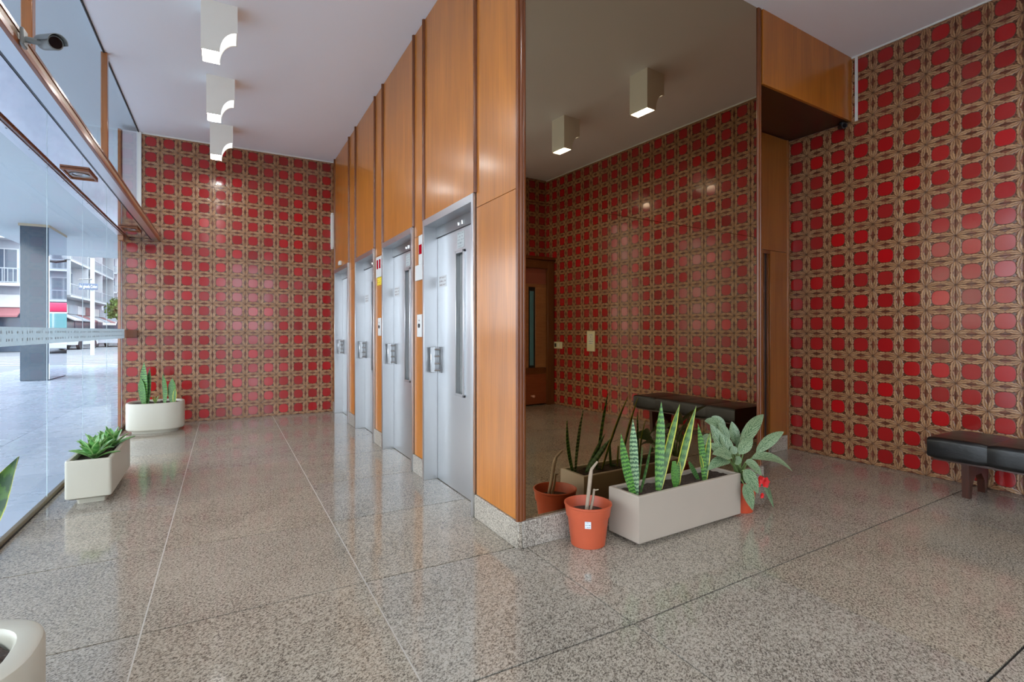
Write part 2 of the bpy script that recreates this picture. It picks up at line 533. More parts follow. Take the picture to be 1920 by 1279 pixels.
wb = struct(bx('wall_back', (-2.62, .02, .004, .2, 0, H), GROUT), (XE, YB, 0), TB, 'back wall of red and gold ornate tiles')
tiles(wb, [(-.1 - .2 * i, .1 + .2 * j) for i in range(13) for j in range(19) if i < 12 or j < 13])
bx('outer_plaster', (-2.6, -2.4, -.006, .004, 2.6, H), m_plain('lilac_grey_plaster', (.55, .52, .56), .6), wb)
wr = struct(bx('wall_right', (-.25, 5.3, .004, .25, 0, H), GROUT), (XR, YR, 0), atan2(-cos(TR), sin(TR)), 'right wall of red and gold ornate tiles')
tiles(wr, [(-.1 + .2 * i, .1 + .2 * j) for i in range(15) for j in range(19) if not (i < 2 and j > 15) and not (i == 2 and j > 15)] )
tiles(wr, [(.5, .1 + .2 * j) for j in (16, 17, 18)] if False else [])
tile_field(wr, [(.3 + .2 * 1, .1 + .2 * j) for j in (16, 17, 18)] if False else [(-.1 + .2 * i, .1 + .2 * j) for i in range(15, 27) for j in range(19)])
for j in (16, 17, 18):          # tiles beside the soffit: cut to what shows
    pass
UR = Vector((sin(TR), -cos(TR), 0)); R0 = Vector((XR, YR, 0))
UM = Vector((cos(TM), sin(TM), 0)); M0 = Vector((XE, YM, 0))
NM = Vector((-sin(TM), cos(TM), 0))         # into the mirror wall
CORN = R0 + UR * 5.13                       # corner behind the camera
wf = struct(bx('wall_front', (0, 1.58, .004, .2, 0, H), GROUT), CORN, pi + TM, 'wall behind the viewer with two glazed openings')
tile_field(wf, [(.1 + .2 * i, .1 + .2 * j) for i in range(8) for j in range(19)])
for (a, b, z0) in ((2.48, 3.73, 0), (5.33, 6.6, 0), (1.58, 2.48, 3.3), (3.73, 5.33, 3.3)): bx('plaster_panel', (a, b, .0, .2, z0, H), PLASTER, wf)  # unseen wall given pale plaster to bounce more light into the hall
w3 = tag(thing('window_3', 'two tall street windows in the wall behind the viewer', None, CORN, pi + TM), kind='structure')
for (a, b) in ((1.58, 2.48), (3.73, 5.33)):
    bx('pane', (a + .04, b - .04, .09, .10, .05, 3.26), GLASS, w3)
    for (c0, c1, z0, z1) in ((a, a + .04, 0, 3.3), (b - .04, b, 0, 3.3), (a + .04, b - .04, 0, .05), (a + .04, b - .04, 3.26, 3.3), (a + .04, b - .04, 2.4, 2.45)):
        bx('window_frame', (c0, c1, .06, .13, z0, z1), WOOD_D, w3, .003)
# cornice strips and corner trims
t1 = struct(bx('trim_1', (-2.43, 0, -.012, .004, H - .016, H), WHITE_TRIM), (XE, YB, 0), TB, 'thin white strip above back wall tiles')
t2 = struct(bx('trim_2', (.40, 5.15, -.012, .004, H - .014, H), WHITE_TRIM), R0, atan2(-cos(TR), sin(TR)), 'thin white strip above right wall tiles')
t3 = struct(bx('trim_3', (.452, .476, -.012, .0, 3.19, H - .014), WHITE_TRIM), R0, atan2(-cos(TR), sin(TR)), 'pale strip between soffit and right wall tiles')
t4 = struct(bx('trim_4', (-2.445, -2.40, -.03, .0, 2.48, H), WHITE_TRIM), (XE, YB, 0), TB, 'white vertical strip between upper glass and tiles')
t5 = struct(bx('trim_5', (-2.645, -2.615, -.03, .2, 0, H), WOOD_M), (XE, YB, 0), TB, 'brown edge trim at end of back wall')

# ------------------------------------------------------------------ lift wall
wc = struct(bx('wall_lift', (XE + .14, 3.68, 2.85, YB + .1, 0, H), WOOD_D), (0, 0, 0), 0, 'wood panelled lift wall')
DOORS = [(3.07, 4.06), (4.33, 5.325), (5.66, 6.60), (7.0, 7.99)]
HD = 2.135
def panel(y0, y1, z0, z1, m=WOOD, x=XE): return bx('wood_panel', (x, XE + (.02 if y0 < 2.6 else .15), y0 + .001, y1 - .001, z0 + .0012, z1 - .0012), m, wc, .0015)
panel(2.52, 3.06, 2.035, H); panel(2.52, 3.06, .152, 2.035)
for (a, b) in DOORS:
    panel(a + .012, b - .012, HD, H)
gaps = [(4.06, 4.33), (5.325, 5.66), (6.60, 7.0)]
for (a, b) in gaps:
    panel(a + .01, b - .01, 2.035, H); panel(a + .02, b - .012, .152, 2.035)
panel(7.99, YB, .152, H)
def vtrim(y, z0=HD, r=.017):
    b = MB(); prof = [(XE + .01, y + r), (XE - r * .6, y + r * .92), (XE - r * 1.05, y + r * .5), (XE - r * 1.2, y), (XE - r * 1.05, y - r * .5), (XE - r * .6, y - r * .92), (XE + .01, y - r)]
    b.prism(prof, lambda p, q, t: (p, q, z0 + t * (H - z0)))
    return b.obj('trim_strip', WOOD_D, wc)
for (a, b) in DOORS:
    vtrim(a - .006); vtrim(b + .006 if b < 7.9 else b + .02)
# dark reveal between each frame's right side and the panel
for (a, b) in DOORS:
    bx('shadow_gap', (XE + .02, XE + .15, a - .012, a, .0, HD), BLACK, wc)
# corner trim with two rounds
ct = MB()
prof = [(XE + .02, 2.530), (XE - .004, 2.528), (XE - .011, 2.521), (XE - .011, 2.511), (XE - .003, 2.505), (XE + .004, 2.508), (XE + .006, 2.503), (XE + .016, 2.499), (XE + .026, 2.502), (XE + .030, 2.509), (XE + .036, 2.505), (XE + .048, 2.509), (XE + .053, 2.517), (XE + .053, 2.56), (XE + .03, 2.56)]
ct.prism(prof, lambda p, q, t: (p, q, .152 + t * (H - .152)))
ct.obj('corner_trim', WOOD_D, wc)
bb = struct(bx('baseboard_lift', (XE - .012, XE + .016, YM - .001, 3.068, 0, .151), GRANITE_FOOT, None, .004), label='speckled granite foot of lift wall')
for (a, b) in gaps: bx('granite_block', (XE - .012, XE + .15, a + .002, b - .002, 0, .151), GRANITE_FOOT, bb, .004)
bx('granite_block', (XE - .012, XE + .15, 7.992, YB - .01, 0, .151), GRANITE_FOOT, bb, .004)

# lift doors
ORD = ['nearest the mirror corner', 'second from the mirror corner', 'third from the mirror corner', 'farthest, beside the back wall']
def uvrect(b, pts):
    vs = [b.bm.verts.new(p) for p in pts]; f = b.bm.faces.new(vs)
    for l, u in zip(f.loops, ((0, 0), (1, 0), (1, 1), (0, 1))): l[b.uv].uv = u
def sticker(name, x, ya, yb_, z0, z1, m, parent, t=.0015):
    """thin printed label on the plane x, read from the street side (left edge at larger y)"""
    b = MB(); b.box(x - t, x, yb_, ya, z0, z1)
    uvrect(b, [(x - t - .0003, ya, z0), (x - t - .0003, yb_, z0), (x - t - .0003, yb_, z1), (x - t - .0003, ya, z1)])
    me = bpy.data.meshes.new(name); b.bm.to_mesh(me); b.bm.free(); me.materials.append(m)
    return link(name, me, parent)
for k, (a, b) in enumerate(DOORS):
    cy = (a + b) / 2; hw = (b - a) / 2
    d = tag(thing('door_%d' % (k + 1), 'brushed steel lift door with slit window, ' + ORD[k], None, (XE, cy, 0)), kind='structure')
    FW, FD = .035, .02
    bx('frame_jamb', (-FD, .15, hw - FW, hw, 0, HD), STEEL, d, .002)
    bx('frame_jamb', (-FD, .15, -hw, -hw + FW, 0, HD), STEEL, d, .002)
    bx('frame_head', (-FD, .15, -hw + FW, hw - FW, HD - .055, HD), STEEL, d, .002)
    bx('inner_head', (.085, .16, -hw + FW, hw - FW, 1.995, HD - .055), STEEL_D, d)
    lf = MB(); wy0, wy1, wz0, wz1 = .062, -.10, .735, 1.83      # slit window opening, relative to centre (left, right)
    L0, L1 = hw - FW - .004, -hw + FW + .004
    X0, X1 = .10, .14
    lf.box(X0, X1, wy0, L0, .006, 1.992); lf.box(X0, X1, L1, wy1, .006, 1.992)
    lf.box(X0, X1, wy1, wy0, .006, wz0); lf.box(X0, X1, wy1, wy0, wz1, 1.992)
    leaf = lf.obj('door_leaf', STEEL, d, 0)
    wfm = MB()
    for (ya, yb_, za, zb) in ((wy0 - .014, wy0, wz0, wz1), (wy1, wy1 + .022, wz0, wz1), (wy1, wy0, wz0, wz0 + .02), (wy1, wy0, wz1 - .02, wz1)):
        wfm.box(X0 - .012, X0 + .004, ya, yb_, za, zb, .002)
    wfm.obj('slit_window_frame', STEEL, leaf)
    bx('slit_pane', (X0 + .028, X0 + .034, wy1, wy0, wz0, wz1), CASE, leaf)
    hb = MB(); hy = hw - FW - .045
    hb.box(.022, .062, hy - .006, hy + .006, .885, 1.095, .003)
    for z in (.905, .96, 1.02, 1.075): hb.tube([(.055, hy - .004, z), (X0, hy - .02, z)], .008, 8)
    bx('shaded_handle_plate', (X0 - .006, X0, hy - .060, hy - .004, .885, 1.095), STEEL_D, d, .001)  # back plate in dark steel, its tone painting the handle's shadow
    hb.obj('pull_handle', CHROME, d)
    sticker('window_sticker', X0, .045, -.085, 1.85, 1.97, PRINT, leaf)
    if k in (0, 1, 2): sticker('text_sticker', X0, L0 - .03, L0 - .19, 1.585, 1.675, PRINT_W, leaf)
    cs = MB(); cs.tube([(.088, -.02, 2.015), (.086, -.02, 2.035)], .012, 8); cs.tube([(.088, -.09, 2.012), (.086, -.09, 2.04)], .012, 8); cs.obj('closer_pin', CHROME, d)
# call plates between the lifts
def call(name, label, y0, y1, z0, z1, cat, m=PLATE, th=.012): return tag(bx(name, (XE - th, XE + .002, y0, y1, z0, z1), m, None, .002), label, cat)
q = thing('lift_indicator', 'pale lift indicator plate with one red display, between first and second lift', 'indicator', (XE, 4.13, 1.9))
bx('plate', (-.012, .001, -.055, .05, -.115, .13), PLATE, q, .002); bx('red_display', (-.0145, -.011, -.032, .035, -.03, .05), RED_LED, q)
q = thing('lift_indicator', 'pale lift indicator plate with two red displays above the yellow sticker', 'indicator', (XE, 5.47, 1.9))
bx('plate', (-.012, .001, -.12, .11, -.10, .12), PLATE, q, .002); bx('red_display', (-.0145, -.011, .02, .075, -.01, .085), RED_LED, q); bx('red_display', (-.0145, -.011, -.075, -.02, -.01, .085), RED_LED, q)
call('blank_plate', 'wide blank grey plate under the one-display indicator', 4.085, 4.27, 1.655, 1.785, 'plate')
tag(sticker('yellow_sticker', XE - .001, 5.555, 5.37, 1.715, 1.80, YELLOW, None, .002), 'yellow warning sticker between second and third lift', 'sticker')
for (y0, y1, lab) in ((4.10, 4.22, 'between first and second lift'), (5.385, 5.50, 'between second and third lift')):
    q = thing('call_button', 'pale call button plate ' + lab, 'button plate', (XE, (y0 + y1) / 2, 1.27))
    h_ = (y1 - y0) / 2
    bx('plate', (-.012, .001, -h_, h_, -.095, .095), PLATE, q, .002)
    b2 = MB(); b2.tube([(-.012, 0, 0.0), (-.019, 0, 0.0)], .018, 12); b2.obj('push_button', BLACK, q)
    b2 = MB(); b2.tube([(-.012, 0, .045), (-.014, 0, .045)], .008, 8); b2.obj('lock_cylinder', CHROME, q)
q = thing('switch_box', 'small white box above the farthest lift', 'box', (XE, 7.56, 2.19))
bx('case', (-.03, .0, -.05, .05, -.03, .03), WHITE_TRIM, q, .004); bx('cover', (-.034, -.029, -.042, .042, -.022, .022), WHITE_TRIM, q, .002)
q = thing('cable_box', 'slim white vertical box on tiles at far corner', 'box', (XE - .022, YB - .03, 2.74))
bx('case', (-.022, .022, -.035, .02, -.25, .25), WHITE_TRIM, q, .006); bx('end_cap', (-.018, .018, -.031, .02, .25, .275), WHITE_TRIM, q, .006); bx('end_cap', (-.018, .018, -.031, .02, -.275, -.25), WHITE_TRIM, q, .006)

# ------------------------------------------------------------------ mirror, its foot, alcove and soffit (local x along the mirror, y into the wall)
mw = struct(bx('wall_mirror', (.05, 2.32, MREC + .012, MREC + .06, .0, H), WOOD_D), M0, TM, 'wall carrying the smoked mirror')
mr = thing('wall_mirror_glass', 'tall smoked mirror of two sheets reflecting the red tiles', 'mirror', M0, TM)
bx('mirror_sheet', (.04, 2.30, MREC, MREC + .01, 1.9715, H), MIRROR, mr)
lo = bx('mirror_sheet', (.04, 2.30, MREC, MREC + .01, .151, 1.9685), MIRROR, mr)
tr_ = MB()
tr_.prism([(2.274, MREC + .02), (2.274, MREC - .004), (2.279, MREC - .010), (2.292, MREC - .012), (2.300, MREC - .006), (2.306, MREC - .012), (2.318, MREC - .010), (2.324, MREC - .003), (2.324, MREC + .02)], lambda p, q, t: (p, q, t * H))
tr_.obj('edge_trim', WOOD_D, mr)
bf = struct(bx('baseboard_mirror', (.0175, 2.32, 0, MREC + .02, 0, .151), GRANITE_FOOT, None, .004), M0, TM, 'speckled granite foot under the mirror')
# alcove: back face about .63 m behind the mirror face
AB = .605
wa = struct(bx('wall_alcove', (2.20, 3.76, AB + .09, AB + .2, 0, H), WOOD_D), M0, TM, 'wood panelled alcove beside the mirror')
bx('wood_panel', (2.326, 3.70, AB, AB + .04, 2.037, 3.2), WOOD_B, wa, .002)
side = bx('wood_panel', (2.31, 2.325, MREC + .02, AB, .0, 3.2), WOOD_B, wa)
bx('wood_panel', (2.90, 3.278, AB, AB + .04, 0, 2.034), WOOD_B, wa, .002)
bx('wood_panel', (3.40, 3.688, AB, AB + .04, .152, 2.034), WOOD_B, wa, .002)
bx('edge_strip', (3.69, 3.715, AB - .012, AB + .03, 0, 3.2), WOOD_M, wa, .002)
bx('granite_block', (3.40, 3.69, AB - .012, AB + .03, 0, .151), GRANITE_FOOT, wa, .003)
da = struct(bx('door_5', (3.278, 3.40, AB + .022, AB + .09, 0, 2.034), BLACK), M0, TM, 'narrow dark door gap in the alcove')
for x in (3.305, 3.372): bx('door_stop', (x - .006, x + .006, AB + .004, AB + .03, 0, 2.0), WOOD_D, da, .002)
bx('frame_head', (3.278, 3.40, AB + .0, AB + .05, 2.0, 2.034), WOOD_D, da)
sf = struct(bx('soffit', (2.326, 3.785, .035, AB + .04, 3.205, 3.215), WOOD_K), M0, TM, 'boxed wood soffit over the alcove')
bx('front_panel', (2.326, 3.775, .012, .037, 3.203, H), WOOD, sf, .002)

# ------------------------------------------------------------------ entrance glass and header
gw = struct(MB().box(XG - .02, XG + .02, -2.2, YB - .02, -.005, .006).obj('window_1', JOINT), label='frameless street glass wall with frosted band')
SE = [-2.2, -.4, 1.35, 2.95, 3.90, 4.832, 5.89, 6.96, 7.874, 8.12]
for a, b in zip(SE[:-1], SE[1:]):
    bx('pane', (XG - .005, XG + .005, a + .002, b - .002, .006, 2.405), GLASS, gw)
SEAM = m_plain('pale_glass_edge', (.62, .72, .76), .3)
for y in SE[1:-1]: bx('glass_edge', (XG - .002, XG + .002, y - .0015, y + .0015, .03, 2.40), SEAM, gw)
def m_bandmarks():
    m = m_print('band_marks', (.62, .70, .73), (.24, .30, .33), 2.0, .5, 60); return m
bx('frosted_band', (XG + .0055, XG + .0065, -2.0, 8.03, 1.135, 1.25), FROST, gw)
mk = MB()
yy = 3.9; random.seed(3)
while yy < 8.0:
    for z in (1.218, 1.172):
        wq = random.uniform(.008, .02); mk.box(XG + .0066, XG + .0072, yy, yy + wq, z - random.uniform(.006, .010), z + random.uniform(.006, .010))
    yy += random.choice((.035, .05, .05, .09))
o = mk.obj('printed_marks', m_plain('band_ink', (.30, .36, .40), .6), gw, 0); o['kind'] = 'stuff'
bx('bottom_rail', (XG - .014, XG + .014, -2.2, YB - .03, 0.0, .035), m_plain('bronze_rail', (.20, .15, .08), .35, .6), gw, .003)
bx('patch_fitting', (XG - .03, XG + .03, 7.80, 7.98, 2.34, 2.405), WOOD_M, gw, .004)
tag(bx('wall_bracket', (-2.60, -2.44, -.05, -.008, 1.14, 1.235), WOOD_D, None, .004), 'dark brown bracket on tiles at end of frosted band', 'bracket')
bpy.data.objects['wall_bracket'].location = (XE, YB, 0); bpy.data.objects['wall_bracket'].rotation_euler = (0, 0, TB)
hd = tag(thing('entrance_header', 'long header box with wood mouldings and polished underside above the street glass', 'header', (-.95, 3, 2.4)), None)
HX0, HX1, HY0, HY1 = XG - .04, -.75, -2.2, YB - .012
def hbox(n, x0, x1, z0, z1, m, bev=0.0): return bx(n, (x0 + .95, x1 + .95, HY0 - 3, HY1 - 3, z0 - 2.4, z1 - 2.4), m, hd, bev)
hbox('core', HX0 + .03, HX1 - .014, 2.425, 2.482, WOOD_D)
hbox('lower_moulding', HX1 - .016, HX1 + .004, 2.405, 2.432, WOOD_H, .002)
hbox('fascia', HX1 - .014, HX1 - .002, 2.430, 2.468, m_plain('worn_fascia', (.42, .30, .20), .4, 0, .35, 5))
hbox('upper_moulding', HX1 - .014, HX1 + .002, 2.467, 2.486, WOOD_D, .002)
hbox('metal_strip', -.835, HX1 - .017, 2.412, 2.428, ALU, .001)
hbox('dark_gap', -.848, -.838, 2.416, 2.428, BLACK)
hbox('underside_panel', -1.075, -.850, 2.414, 2.428, HEADPAN)
hbox('inner_moulding', -1.098, -1.076, 2.402, 2.430, WOOD_D, .004)
hbox('glass_channel', HX0, -1.100, 2.400, 2.440, ALU, .002)
sb = MB()
for i in range(26): sb.tube([(-1.112 + .95, HY0 + .2 + i * .4 - 3, .0), (-1.112 + .95, HY0 + .2 + i * .4 - 3, -.0015)], .005, 6)
o = sb.obj('screw_heads', STEEL_D, hd); o['kind'] = 'stuff'
for i, y in enumerate((4.95, 7.32, 2.6)):
    q = thing('downlight', ('square wooden downlight in header, above the rectangular planter', 'square wooden downlight at far end of header', 'square wooden downlight in header, near the grey camera')[i], 'downlight', (-.963, y, 2.4135), group=None)
    rim = MB()
    for (a0, a1, b0, b1) in ((-.085, .085, .13, .15), (-.085, .085, -.15, -.13), (-.085, -.07, -.13, .13), (.07, .085, -.13, .13)): rim.box(a0, a1, b0, b1, -.016, 0, .002)
    rim.obj('wood_rim', WOOD_H, q)
    bx('backing_plate', (-.07, .07, -.13, .13, -.006, 0), WOOD_X, q)
    rg = MB(); rg.lathe([(.062, -.006), (.062, -.012), (.048, -.012), (.044, -.004)], 20, cap=False); rg.obj('lamp_ring', STEEL_D, q)
    bl = MB(); bl.lathe([(.0005, -.004), (.03, -.007), (.044, -.0065)], 16, cap=False); bl.obj('bulb', CHROME, q)
# upper glass
ug = struct(bx('window_2', (-.985, -.965, -2.2, YB - .02, 2.482, 2.492), JOINT), label='upper street glass above the header')
MU = [(6.05, 6.33, 0), (3.93, 4.2, 1), (1.8, 2.07, 2)]
mus = [-2.2, 1.75, 3.86, 5.97, YB - .03]
for a, b in zip(mus[:-1], mus[1:]):
    bx('pane', (-.985, -.977, a + .002, b - .002, 2.487, H), GLASS, ug)
for y in mus[1:-1]:
    bx('mullion', (-1.005, -.955, y - .03, y + .03, 2.486, H), WOOD_M, ug, .003)
bx('top_channel', (-.988, -.974, -2.2, YB - .02, H - .01, H), JOINT, ug)

# ------------------------------------------------------------------ ceiling lamps
def lamp_proto():
    r = thing('ceiling_lamp', '', 'lamp')
    W, D, HH, NH = .252, .225, .39, .18
    pts = [(0, 0), (0, -HH), (.127, -HH)]                       # x, z outline from ceiling, notch is a quarter circle
    arc = []
    for i in range(9):
        t = i / 8 * pi / 2; arc.append((W - (W - .127) * cos(t), -HH + NH * sin(t)))
    pts2 = [(0, 0), (0, -HH)] + arc + [(W, 0)]
    t_ = .007
    sh = MB()
    # four thin walls: two profiled sides, the full side and the short side
    for y0 in (0, D - t_): sh.prism(pts2, lambda p, q, t, y0=y0: (p, y0 + t * t_, q))
    sh.box(0, t_, t_, D - t_, -HH, 0); sh.box(W - t_, W, t_, D - t_, -HH + NH, 0)
    shell = sh.obj('shell', LAMP_SHELL, r, 30)
    df = MB(); df.box(t_, .124, t_, D - t_, -HH + .006, -HH + .010); df.obj('diffuser', LAMP_GLOW, r, 0)
    cu = MB(); lo_ = [(p - .003, q + .006) for p, q in arc[:-1]] + [(W - t_, -HH + NH + .004)]
    Va = [cu.bm.verts.new((p, t_, q)) for p, q in lo_]; Vb = [cu.bm.verts.new((p, D - t_, q)) for p, q in lo_]
    for i in range(len(lo_) - 1): cu.bm.faces.new((Va[i], Va[i + 1], Vb[i + 1], Vb[i]))
    cu.obj('curved_diffuser', LAMP_SIDE, r, 30)
    return r
lp = lamp_proto()
LAMPS = [(-.165, 4.61, 'cream ceiling lamp with curved cut-out, nearest of the row along the glass'),
         (-.165, 5.955, 'cream ceiling lamp with curved cut-out, middle of the row along the glass'),
         (-.165, 7.32, 'cream ceiling lamp with curved cut-out, farthest of the row, before the back wall'),
         (3.73, 1.30, 'cream ceiling lamp seen in the mirror, larger of the two'),
         (3.79, .0, 'cream ceiling lamp seen in the mirror, smaller of the two'),
         (3.74, -1.30, 'unseen cream ceiling lamp added for light, last of the right-hand row'),  # this and the lamps below are unseen, added for their light
         (-.165, 3.26, 'unseen cream ceiling lamp added for light, above the near floor'),
         (-.165, 1.91, 'unseen cream ceiling lamp added for light, over the viewer'),
         (-.165, .56, 'unseen cream ceiling lamp added for light, behind the viewer'),
         (1.7, 1.30, 'unseen cream ceiling lamp added for light, amid the hall'),
         (1.7, .0, 'unseen cream ceiling lamp added for light, amid the hall behind the viewer')]
for i, (x, y, lab) in enumerate(LAMPS):
    o = lp if i == 0 else copy_tree(lp)
    o.location = (x, y, H); tag(o, lab, 'lamp', 'square ceiling lamps with a curved cut-out')

# ------------------------------------------------------------------ security cameras
q = thing('security_camera', 'grey bullet security camera on the header fascia', 'camera', (-.738, 2.84, 2.445))
b = MB(); b.box(-.004, .010, -.028, .028, -.038, .034, .004); b.obj('mounting_foot', GREY_P, q)
b = MB(); b.tube([(.01, .0, -.005), (.05, -.005, -.008), (.085, -.02, -.005)], .013, 10); b.obj('arm', GREY_P, q)
ax = Vector((.50, -.82, -.24)).normalized()
p0 = Vector((.060, .03, .006)); p1 = p0 + ax * .115
b = MB(); b.tube([p0 - ax * .006, p0, p1, p1 + ax * .004], [.016, .026, .029, .027], 20); body = b.obj('housing', GREY_P, q)
b = MB(); b.tube([p1 + ax * .003, p1 + ax * .006], [.023, .023], 20); b.obj('lens_window', LENS, q)
hood = MB(); rings = []
u_ = ax.cross(Vector((0, 0, 1))).normalized(); v_ = u_.cross(ax)
for s_, t_ in ((-.005, 0), (.145, 0)):
    rings.append([p0 + ax * s_ + (u_ * cos(a_) + v_ * sin(a_)) * rr for rr, rg_ in ((.032, range(0, 13)), (.0345, range(12, -1, -1))) for a_ in [pi * k_ / 12 for k_ in rg_]])
hood.loft(rings); hood.obj('sun_hood', GREY_P, q)
pc = R0 + UR * .36 + Vector((-.05, 0, 3.17))
q = thing('security_camera', 'small dark camera under the soffit at the right wall', 'camera', pc)
b = MB(); b.tube([(0, 0, .03), (0, 0, .01)], .022, 12); b.obj('mounting_foot', BLACK, q)
a2 = Vector((-.55, -.8, -.15)).normalized(); b = MB(); b.tube([Vector((0, 0, -.005)) - a2 * .035, Vector((0, 0, -.005)) + a2 * .045], [.022, .026], 16); b.obj('housing', BLACK, q)
b = MB(); b.tube([Vector((0, 0, -.005)) + a2 * .045, Vector((0, 0, -.005)) + a2 * .049], .019, 14); b.obj('lens_window', LENS, q)

# ------------------------------------------------------------------ door behind the viewer, seen in the mirror
DL = 0.05
dr = tag(thing('door_6', 'brown wooden door with a glazed leaf, seen in the mirror', None, CORN, pi + TM), kind='structure')
WOOD_6 = m_wood('dim_door_wood', (.11, .034, .009), (.19, .062, .014), .3, .2)
# local x runs away from the corner, room at -y
bx('frame_jamb', (.015, .145, -.24, .0, 0, 2.40), WOOD_6, dr, .004)
bx('frame_jamb', (1.10, 1.23, -.24, .0, 0, 2.40), WOOD_6, dr, .004)
bx('frame_head', (.145, 1.10, -.24, .0, 2.26, 2.40), WOOD_6, dr, .004)
bx('cornice', (-.0, 1.26, -.27, .0, 2.40, 2.45), WOOD_D, dr, .006)
leaf = bx('door_leaf', (.15, 1.095, -.20, -.17, .02, .52), WOOD_R, dr, .003)
bx('rail', (.15, 1.095, -.205, -.165, .52, .62), WOOD_6, leaf, .003)
bx('wood_screen', (.15, .36, -.195, -.175, .62, 1.95), WOOD_X, leaf, .003)
bx('screen_top', (.15, 1.095, -.195, -.175, 1.95, 2.0), WOOD_X, leaf, .003)
bx('teal_glass_strip', (.40, .47, -.19, -.18, .66, 1.88), m_plain('teal_glass', (.10, .27, .33), .1), leaf)
bx('wood_screen', (.50, 1.095, -.195, -.175, .62, 1.95), WOOD_X, leaf, .003)
bx('backing', (.36, .50, -.178, -.172, .62, 1.95), BLACK, leaf)
bx('transom_pane', (.15, 1.095, -.19, -.18, 2.0, 2.26), m_plain('tile_reflection_pane', (.30, .09, .06), .08), leaf)  # red base colour paints the tiles reflected in the glass
kb = MB(); kb.tube([(.45, -.2, .16), (.45, -.26, .16)], .012, 10); kb.ball((.45, -.27, .16), .024); kb.obj('knob', m_plain('pink_knob', (.6, .3, .22), .3), leaf)
rw_rot = atan2(-cos(TR), sin(TR))
q = thing('light_switch', 'ivory switch plate on tiles beside the wooden door', 'switch', R0 + UR * 4.80 + Vector((0, 0, .99)), rw_rot)
bx('plate', (-.115, .115, -.020, -.006, -.055, .055), IVORY, q, .003); bx('rocker', (-.05, -.01, -.025, -.019, -.03, .03), WHITE_TRIM, q, .002); bx('socket', (.03, .08, -.023, -.019, -.03, .03), BLACK, q, .002)
q = thing('notice_plate', 'ivory notice plate on right wall, left of the bench in the mirror', 'sign', R0 + UR * 3.99 + Vector((0, 0, 1.07)), rw_rot)
bx('board', (-.09, .09, -.020, -.006, -.155, .155), IVORY, q, .003)
b = MB(); uvrect(b, [(-.06, -.0205, -.05), (.06, -.0205, -.05), (.06, -.0205, .11), (-.06, -.0205, .11)])
me = bpy.data.meshes.new('printed_sheet'); b.bm.to_mesh(me); b.bm.free(); me.materials.append(PRINT_B); link('printed_sheet', me, q)

# ------------------------------------------------------------------ bench
q = thing('bench', 'black padded leather bench on dark wooden legs by the right wall', 'bench', R0 + UR * 1.22 + Vector((-.045, 0, 0)), rw_rot)
# local x along the wall towards the viewer, y into the wall; seat spans y -.53..0
SEG = .345; NS = 4
def cushion(x0, x1):
    b = MB(); rings = []
    prof = []                                              # rounded cross-section in y,z
    y0, y1, z0, z1, r = -.535, -.01, .275, .435, .032
    for (cy_, cz_, a0) in ((y1 - r, z1 - r, 0), (y0 + r, z1 - r, 90), (y0 + r, z0 + r, 180), (y1 - r, z0 + r, 270)):
        for k_ in range(6):
            a_ = radians(a0 + k_ * 18); prof.append((cy_ + r * cos(a_), cz_ + r * sin(a_)))
    n = 9; yc, zc = (y0 + y1) / 2, (z0 + z1) / 2
    for i in range(n):
        t = i / (n - 1); s = 1 - .022 * abs(2 * t - 1) ** 8; puff = .006 * sin(pi * t)
        rings.append([(x0 + (x1 - x0) * t, yc + (p - yc) * (s + puff), zc + (z - zc) * (1 - .10 * abs(2 * t - 1) ** 8 + puff * 4)) for p, z in prof])
    b.loft(rings); return b.obj('cushion', LEATHER, q, 60)
for i in range(NS): cushion(i * SEG, (i + 1) * SEG)
for i, x in enumerate((.17, NS * SEG - .21)):
    lg = MB(); out = [(-.41, 0), (-.375, 0), (-.36, .10), (-.30, .16), (-.20, .16), (-.14, .10), (-.125, 0), (-.085, 0), (-.06, .28), (-.43, .28)]
    lg.prism(out, lambda p, z, t, x=x: (x + t * .045, p, z)); lg.obj('leg_frame', BENCH_W, q, 30)
bx('seat_board', (.03, NS * SEG - .03, -.50, -.05, .262, .278), BENCH_W, q)

# ------------------------------------------------------------------ plants
LEAF_BAND = m_leaf('banded_leaf', (.020, .085, .014), (.12, .29, .045), None, 105)
LEAF_GREY = m_leaf('grey_banded_leaf', (.025, .085, .028), (.24, .38, .17), None, 115)
LEAF_YEL = m_leaf('yellow_edged_leaf', (.035, .11, .02), (.10, .22, .04), (.52, .50, .06), 60)
LEAF_NEAR = m_leaf('dark_yellow_edged_leaf', (.020, .055, .012), (.06, .13, .02), (.46, .46, .05), 50, mw=.44)
LEAF_DARK = m_leaf('dark_leaf', (.025, .075, .018), (.07, .16, .04), None, 60)
LEAF_AGL = m_leaf('silver_feathered_leaf', (.25, .33, .19), (.055, .125, .05), None, 0, True)
LEAF_ROS = m_leaf('fresh_rosette_leaf', (.07, .24, .05), (.16, .40, .10), (.30, .50, .18), 20)
PETIOLE = m_plain('pale_green_stalk', (.20, .30, .10), .5)
STICK = m_plain('dry_grey_stem', (.34, .26, .19), .8, 0, .3, 30)
REDF = m_plain('red_petal', (.62, .012, .014), .4, 0, .2)


